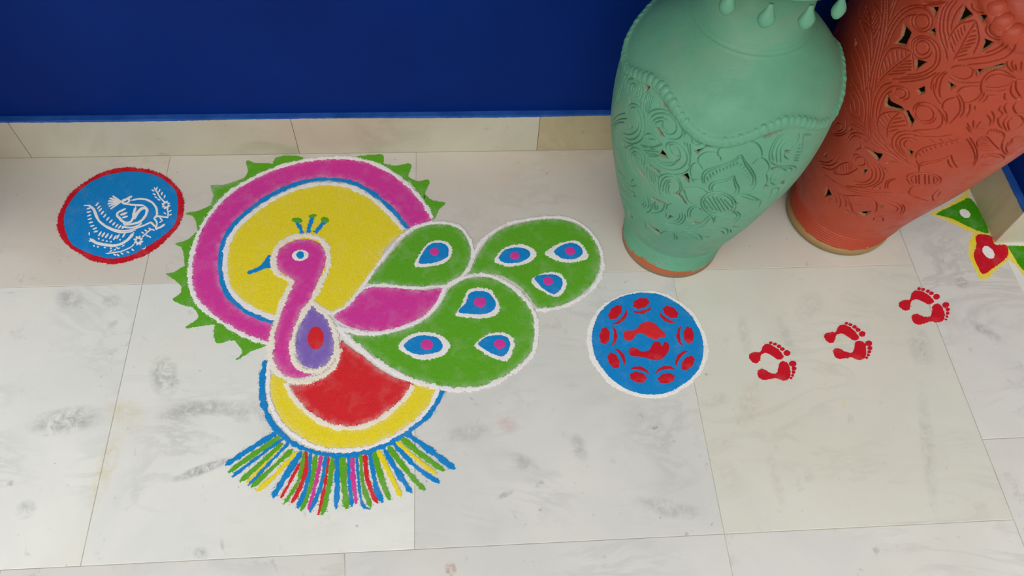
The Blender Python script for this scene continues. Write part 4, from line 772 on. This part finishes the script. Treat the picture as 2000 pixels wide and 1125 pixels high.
eyes = [(lobe1, [(530,335),(560,270),(600,215),(660,190),(720,195),(755,230),(750,290),(700,330),(620,347),(560,347)], [(555,325),(580,265),(620,215),(670,203),(720,212),(738,245),(728,288),(680,316),(610,330)], (650,258,27)),
 (lobe2, [(1015,312),(1060,250),(1120,215),(1190,212),(1250,238),(1272,275),(1240,312),(1180,338),(1110,348),(1060,338)], [(1045,290),(1080,247),(1140,230),(1200,237),(1235,262),(1225,298),(1170,322),(1100,328),(1060,318)], (1142,283,27)),
 (lobe2, [(1325,265),(1390,220),(1460,193),(1520,193),(1567,230),(1590,290),(1530,314),(1460,323),(1390,308)], [(1382,250),(1440,212),(1500,204),(1545,227),(1555,268),(1510,298),(1450,302),(1400,283)], (1480,253,30)),
 (lobe2, [(1238,432),(1300,395),(1370,380),(1432,397),(1455,440),(1445,492),(1402,530),(1340,514),(1280,478)], [(1262,415),(1330,396),(1400,402),(1432,432),(1427,478),(1385,515),(1330,492),(1285,450)], (1345,437,30)),
 (lobe3, [(778,640),(818,580),(848,508),(900,480),(982,485),(1024,528),(1050,590),(1024,645),(930,662),(850,660)], [(798,625),(842,570),(864,512),(920,498),(982,508),(1016,550),(1022,598),(980,632),(900,638)], (930,567,36)),
 (lobe3, [(432,835),(478,778),(560,747),(640,752),(714,783),(742,830),(714,884),(640,910),(560,915),(488,884)], [(465,830),(520,782),(600,768),(668,782),(702,830),(678,868),(600,883),(520,878)], (605,825,37)),
 (lobe3, [(898,826),(958,773),(1030,750),(1104,760),(1142,808),(1126,872),(1098,922),(1018,910),(956,874)], [(918,815),(970,778),(1040,765),(1093,778),(1116,820),(1096,868),(1058,896),(1000,876),(952,848)], (1050,820,34))]
for lb, w_, b_, (dx, dy, dr) in eyes:
    fill('eye_spot_edge', 'C', w_, 'white', 2.2 * mm, lb, amp=0.0014, ng=2.0)
    fill('eye_spot', 'C', b_, 'blue', 2.7 * mm, lb, ng=0.6)
    fill('eye_spot_centre', 'C', oval(dx, dy, dr * 1.05, dr * 0.85), 'magenta', 3.4 * mm, lb, ng=0.3)
# body and tail fringe
fill('red_belly', 'D', [(900,-60),(985,0),(1040,40),(1130,110),(1230,165),(1350,205),(1340,240),(1290,300),(1220,370),(1130,440),(1030,487),(930,507),(840,492),(740,457),(650,400),(590,330),(545,270),(520,222),(600,215),(680,195),(750,160),(800,100),(840,20),(868,-85)], 'red', 1.5 * mm, PK)
fill('yellow_crescent', 'D', [(388,150),(440,170),(490,205),(520,280),(580,350),(660,425),(760,485),(880,517),(1000,510),(1120,460),(1230,385),(1320,300),(1370,205),(1440,222),(1525,248),(1490,330),(1420,410),(1330,490),(1200,570),(1080,628),(950,654),(820,654),(700,628),(600,575),(510,512),(450,442),(408,350),(383,250)], 'yellow', 1.3 * mm, PK)
line('white_belly_line', 'D', [(490,205),(510,262),(560,332),(640,412),(730,472),(830,507),(930,516),(1040,497),(1150,442),(1240,372),(1320,292),(1358,222)], 27, 'cream', 2.4 * mm, PK)
line('white_body_outline', 'D', [(368,70),(366,180),(366,280),(390,370),(430,450),(500,530),(590,592),(690,642),(800,667),(920,667),(1050,647),(1180,597),(1300,527),(1400,452),(1470,372),(1515,292),(1532,235)], 24, 'white', 2.4 * mm, PK)
line('blue_body_band', 'D', [(345,50),(326,170),(325,280),(345,390),(390,480),(450,550),(540,622),(640,668),(750,694),(850,703),(960,694),(1080,664),(1200,614),(1300,552),(1400,482),(1480,402),(1535,312),(1557,258)], 32, 'blue', 2.0 * mm, PK, amp=0.0006)
tail = [('blue',32,[(400,560),(230,665),(70,770)]),('green',29,[(420,590),(250,705),(90,820)]),('blue',19,[(450,600),(280,725),(115,850)]),('green',27,[(440,640),(305,765),(170,880)]),('yellow',13,[(442,650),(330,770),(215,890)]),('blue',16,[(490,630),(350,780),(225,910)]),('green',27,[(510,680),(380,800),(250,920)]),('yellow',26,[(542,700),(410,840),(285,950)]),
 ('blue',34,[(577,700),(480,850),(395,990)]),('red',17,[(575,770),(510,890),(450,995)]),('green',22,[(610,700),(580,860),(470,1040)]),('red',24,[(622,690),(625,800),(570,950),(525,1030)]),('blue',26,[(655,700),(630,900),(565,1065)]),('green',24,[(690,715),(660,900),(590,1085)]),('magenta',20,[(725,725),(690,900),(640,1075)]),('blue',24,[(755,725),(730,900),(650,1090)]),
 ('red',15,[(777,730),(755,900),(710,1112)]),('green',28,[(805,725),(785,900),(735,1110)]),('blue',26,[(836,730),(838,900),(830,1072)]),('green',36,[(875,720),(885,900),(905,1070)]),('blue',22,[(915,715),(925,900),(940,1055)]),('magenta',26,[(942,720),(952,900),(970,1035)]),('blue',13,[(972,715),(988,900),(1012,1040),(1065,1072)]),('green',22,[(1000,715),(1015,900),(1070,1060)]),
 ('red',26,[(1030,715),(1050,880),(1115,1032)]),('blue',28,[(1070,695),(1100,900),(1150,1028)]),('green',30,[(1095,695),(1142,860),(1200,1010)]),('yellow',34,[(1130,690),(1210,850),(1275,985)]),('blue',34,[(1170,675),(1250,810),(1350,960)]),('green',30,[(1207,660),(1310,800),(1440,942)]),('blue',26,[(1242,635),(1380,780),(1540,892)]),('yellow',24,[(1262,625),(1390,730),(1520,832)]),('green',32,[(1287,588),(1420,700),(1575,808)]),('blue',34,[(1322,556),(1480,670),(1648,797)])]
for k, (cl, w_, p) in enumerate(tail):
    p = [(p[0][0] + (p[0][0] - p[1][0]) * 0.16, p[0][1] + (p[0][1] - p[1][1]) * 0.16)] + p[1:]
    line('tail_stroke', 'D', p, w_, cl, (1.5 + 0.12 * (k % 4)) * mm, PK, var=0.2, ng=1.0, taper=True, amp=0.0008)

# ---- blue disc with the white stencilled peacock
c = at(236, 422); DP = empty('stencil_rangoli', (c[0], c[1], 0), 'blue powder disc with red rim and white stencilled peacock', 'rangoli')
fill('red_rim', 'E', [(840,90),(960,100),(1080,125),(1190,175),(1290,260),(1360,360),(1375,470),(1365,580),(1310,690),(1220,790),(1120,880),(1000,960),(860,1010),(720,1050),(600,1045),(470,1020),(350,960),(230,880),(150,790),(110,680),(120,590),(160,480),(220,380),(310,290),(410,220),(520,160),(630,115),(740,92)], 'crimson', 1.2 * mm, DP, amp=0.0012, ng=2.0, thin=False)
fill('blue_field', 'E', [(840,130),(980,140),(1100,170),(1200,230),(1290,320),(1315,430),(1315,540),(1290,640),(1230,720),(1120,810),(990,890),(860,960),(740,990),(620,995),(480,965),(350,910),(250,840),(200,740),(180,620),(200,520),(260,410),(350,310),(460,230),(580,175),(700,145)], 'blue', 1.7 * mm, DP, ng=0.5, thin=False)
st = [([(850,420),(920,405),(1000,410),(1060,440),(1100,490),(1110,560),(1080,610)],18),([(830,460),(900,465),(980,470)],20),([(900,480),(880,540),(870,600),(830,640),(770,630),(730,590),(710,560),(740,520)],22),([(980,470),(1010,520),(990,580),(940,630),(880,650),(820,660),(770,650)],24),([(1000,500),(960,500),(910,550),(880,610)],30),
 ([(730,535),(800,502)],24),([(742,565),(815,542)],24),([(762,592),(820,575)],20),([(760,680),(850,690),(920,670),(960,640)],16),([(690,440),(760,430),(820,400),(862,374)],22),([(765,447),(790,455),(840,458)],16),([(380,470),(440,475),(480,520),(510,590),(560,650),(630,690),(720,720),(820,720),(920,690),(1000,660),(1050,640),(1080,680)],18),
 ([(470,480),(500,540),(530,620),(580,670),(650,710),(740,740),(830,735),(900,715)],14),([(440,800),(500,840),(580,860),(680,870),(760,850),(830,800),(880,740)],26),([(1080,610),(1100,580),(1150,580),(1225,592)],18),([(1050,640),(1095,680),(1105,715)],18),([(1080,600),(1110,640),(1100,700)],16),([(1135,588),(1162,620),(1130,642)],12),([(1100,705),(1150,682),(1190,655)],20),
 ([(1080,290),(1110,340),(1150,400),(1190,440)],12),([(1210,500),(1222,540),(1220,590)],12),([(600,950),(680,940),(760,925),(840,890),(890,850)],12),([(960,790),(1000,750),(1050,710),(1090,720)],12),([(960,905),(990,897),(992,877)],8)]
for x, y in ((515,460),(530,490),(545,515),(565,545),(590,575),(620,605),(650,630),(680,655),(710,675),(740,685),(775,690)): st.append(([(x - 16, y + 16), (x + 14, y - 20)], 17))
for x, y in ((430,500),(430,535),(435,570),(440,605),(450,640),(465,675),(490,700),(500,730)): st.append(([(x - 22, y + 5), (x + 22, y - 7)], 17))
for x, y in ((540,750),(575,760),(610,770),(650,780),(690,790),(720,780),(780,765)): st.append(([(x - 15, y + 26), (x + 15, y - 22)], 18))
for x, y in ((440,825),(480,872),(520,882),(590,890),(650,897),(710,892),(530,802),(570,817),(610,827),(650,832),(740,812)): st.append(([(x - 7, y + 6), (x + 7, y - 6)], 20))
st.append(([(428,757),(442,752)], 40))
for cx, cy, L_ in ((1200,465,44),(925,820,50)):
    for k in range(8): a = k * math.pi / 4 + 0.3; st.append(([(cx + 16 * math.cos(a), cy + 16 * math.sin(a)), (cx + L_ * math.cos(a), cy + L_ * math.sin(a))], 21))
for x, y, s_ in ((1070,320,1),(1085,357,1),(1100,388,1),(1130,412,1),(1240,525,-1),(1190,548,1),(1245,562,-1),(650,925,-1),(690,912,-1),(730,897,-1),(775,872,-1),(690,962,1),(722,967,1),(762,950,1),(820,937,1),(870,912,1),(970,742,1),(1000,722,1),(1012,772,1),(1040,782,1),(1040,702,1)): st.append(([(x - 14, y - 8 * s_), (x + 14, y + 8 * s_)], 13))
for x, y in ((1108,300),(1133,322),(1160,350),(1187,380)): st.append(([(x - 6, y + 18), (x + 6, y - 16)], 14))
V, F = Verts(), []
for p, w_ in st: line_geo(flo('E', p), plen('E', w_) * 1.18, 3.0 * mm, V, F, amp=0.00015, ng=0.0, var=0.06, step=0.001, taper='leaf' if len(p) == 2 else True)
for a in ((668,376),(641,396),(624,423),(619,452),(627,480),(645,505)): line_geo(flo('E', [(752,432), ((752 + a[0]) / 2, (432 + a[1]) / 2), a]), plen('E', 19), 3.0 * mm, V, F, amp=0.0001, ng=0, var=0.04, step=0.001)
line_geo(flo('E', oval(798, 426, 36, 20, -0.25)), plen('E', 20), 3.0 * mm, V, F, closed=True, amp=0.0001, ng=0, var=0.05, step=0.001)
pw_obj('white_peacock', V, F, 'white', DP)

# ---- blue disc with red lotus ring and feet
c = at(1265, 672); DF = empty('feet_rangoli', (c[0], c[1], 0), 'blue powder disc with white rim, red lotus ring and two red feet', 'rangoli')
fill('white_rim', 'F', [(600,85),(700,88),(800,115),(900,170),(1000,240),(1080,330),(1140,440),(1180,560),(1190,660),(1150,770),(1090,870),(1000,950),(900,1010),(780,1060),(650,1065),(530,1045),(400,1000),(280,930),(200,840),(120,730),(85,620),(78,500),(100,380),(150,290),(230,210),(330,150),(450,105)], 'white', 1.6 * mm, DF, amp=0.0011, thin=False)
fill('blue_field', 'F', [(600,105),(740,120),(860,175),(960,245),(1050,340),(1110,450),(1140,560),(1140,660),(1115,770),(1040,880),(950,950),(820,1015),(680,1035),(560,1025),(430,980),(320,910),(230,810),(160,710),(130,600),(125,490),(150,380),(190,290),(270,210),(360,155),(480,115)], 'blue', 2.1 * mm, DF, ng=0.5, thin=False)
for (bx, by), (cx, cy) in zip(((570,202),(335,285),(238,500),(320,725),(545,880),(805,890),(1000,750),(1008,495),(842,283)), ((585,265),(388,335),(320,505),(385,690),(560,815),(790,810),(935,700),(930,500),(808,337))):
    u = np.array([bx - cx, by - cy], float); u /= np.hypot(*u); t = np.array([-u[1], u[0]]); B_ = np.array([bx, by]); C_ = np.array([cx, cy])
    bud = []
    for k in range(20):
        a = 2 * math.pi * k / 20; rr = 1 + 0.08 * math.cos(7 * (a - math.pi / 2))
        bud.append(tuple(B_ + t * 76 * rr * math.cos(a) + u * 46 * rr * math.sin(a)))
    cup = [C_ + t * x + u * y for x, y in ((-92, 18), (-60, 4), (-25, -2), (25, -2), (60, 4), (92, 18), (60, -18), (30, -26), (0, -36), (-30, -26), (-60, -18))]
    V, F = Verts(), []
    fill_geo(flo('F', bud), 3.6 * mm, V, F, amp=0.0003, ng=0.15, step=0.0012); fill_geo(flo('F', [tuple(q) for q in cup]), 3.6 * mm, V, F, amp=0.0003, ng=0.15, step=0.0012)
    pw_obj('lotus', V, F, 'crimson', DF)
fill('painted_foot', 'F', [(410,480),(430,455),(500,450),(545,420),(570,390),(640,372),(700,390),(750,440),(792,480),(785,512),(740,517),(700,532),(640,512),(590,480),(540,480),(510,510),(470,543),(420,525)], 'red', 3.6 * mm, DF, ng=0.3, step=0.0012, amp=0.0003)
fill('painted_foot', 'F', [(458,640),(480,610),(530,615),(580,645),(640,635),(665,600),(690,560),(740,557),(762,598),(790,557),(822,575),(827,620),(800,672),(760,712),(700,722),(620,702),(540,688),(480,683)], 'crimson', 3.6 * mm, DF, ng=0.3, step=0.0012, amp=0.0003)

# ---- six red footprints walking to the right
up_sole = [(110,750),(125,715),(170,703),(215,705),(240,650),(280,630),(330,645),(390,690),(430,740),(420,765),(380,771),(330,740),(280,712),(240,715),(220,732),(205,780),(180,802),(140,792)]
up_toes = [(462,712,30,26),(420,675,22,16),(388,650,20,15),(350,629,18,13),(312,617,16,12)]
lo_sole = [(188,900),(200,870),(240,864),(290,890),(340,905),(370,895),(385,850),(390,810),(430,790),(470,810),(490,860),(490,920),(470,955),(420,966),(360,945),(300,955),(250,962),(205,942)]
lo_toes = [(516,812,32,26),(528,856,21,18),(523,891,16,14),(514,921,13,12),(500,946,12,10)]
def foot(sole, toes, dx, dy, rot, label):
    ctr = np.array(sole[0]); cs, sn = math.cos(rot), math.sin(rot)
    tr = lambda p: (ctr[0] + dx + cs * (p[0] - ctr[0]) - sn * (p[1] - ctr[1]), ctr[1] + dy + sn * (p[0] - ctr[0]) + cs * (p[1] - ctr[1]))
    S = [tr(p) for p in sole]; c = at(*px('H', [tuple(np.mean(S, 0))])[0])
    root = empty('footprint', (c[0], c[1], 0), label, 'footprint', 'red powder footprints')
    fill('sole', 'H', S, 'crimson', 1.0 * mm, root, amp=0.0006, ng=1.0)
    for x, y, a, b in toes: q = tr((x, y)); fill('toe', 'H', oval(q[0], q[1], a, b, rot, 10), 'crimson', 1.0 * mm, root, amp=0.0004, ng=0.6, step=0.0015)
foot(up_sole, up_toes, 0, 0, 0, 'upper red footprint of the pair nearest the blue lotus disc')
foot(lo_sole, lo_toes, 0, 0, 0, 'lower red footprint of the pair nearest the blue lotus disc')
foot(up_sole, up_toes, 700, -188, 0.03, 'upper red footprint of the middle pair on the cream tile')
foot(lo_sole, lo_toes, 705, -196, 0.02, 'lower red footprint of the middle pair on the cream tile')
foot(up_sole, up_toes, 1398, -478, -0.13, 'upper red footprint of the pair nearest the wall corner')
foot(lo_sole, lo_toes, 1436, -508, -0.12, 'lower red footprint of the pair nearest the wall corner')

# ---- leaf and petal drawing at the wall corner
c = at(1925, 470); KR = empty('corner_rangoli', (c[0], c[1], 0), 'green leaves and red petal edged yellow round the wall corner', 'rangoli')
fill('yellow_edge', 'K', [(395,392),(480,348),(560,308),(640,250),(684,206),(692,262),(740,312),(800,420),(848,540),(790,552),(720,536),(640,505),(560,465),(470,425)], 'yellow', 0.9 * mm, KR, amp=0.0016, ng=2.0)
fill('leaf', 'K', [(442,390),(540,340),(640,292),(690,270),(740,312),(800,420),(846,540),(760,525),(660,480),(560,432),(460,406)], 'leaf', 1.5 * mm, KR, thin=False)
fill('white_dot', 'K', oval(660, 391, 44, 30, 0.5), 'white', 2.2 * mm, KR)
fill('yellow_edge', 'K', [(735,548),(790,540),(862,562),(905,634),(985,640),(1012,700),(992,765),(925,815),(862,875),(810,915),(768,882),(725,800),(688,690),(700,610)], 'yellow', 0.9 * mm, KR, amp=0.0016, ng=2.0)
fill('red_petal', 'K', [(755,560),(860,567),(897,634),(985,642),(1000,715),(950,770),(880,820),(805,865),(760,800),(732,720),(750,640)], 'crimson', 1.5 * mm, KR, thin=False)
fill('white_dot', 'K', oval(843, 695, 58, 36, 0.85), 'white', 2.2 * mm, KR)
fill('yellow_edge', 'K', [(985,655),(1020,648),(1125,645),(1260,650),(1420,662),(1340,800),(1250,960),(1190,930),(1125,878),(1060,795),(1010,742)], 'yellow', 0.9 * mm, KR, amp=0.0016, ng=2.0)
fill('leaf', 'K', [(1000,650),(1060,647),(1125,648),(1250,653),(1385,662),(1310,800),(1245,910),(1190,890),(1125,838),(1080,790),(1040,722)], 'leaf', 1.5 * mm, KR, thin=False)
fill('white_dot', 'K', oval(1235, 770, 44, 32, 1.2), 'white', 2.2 * mm, KR)
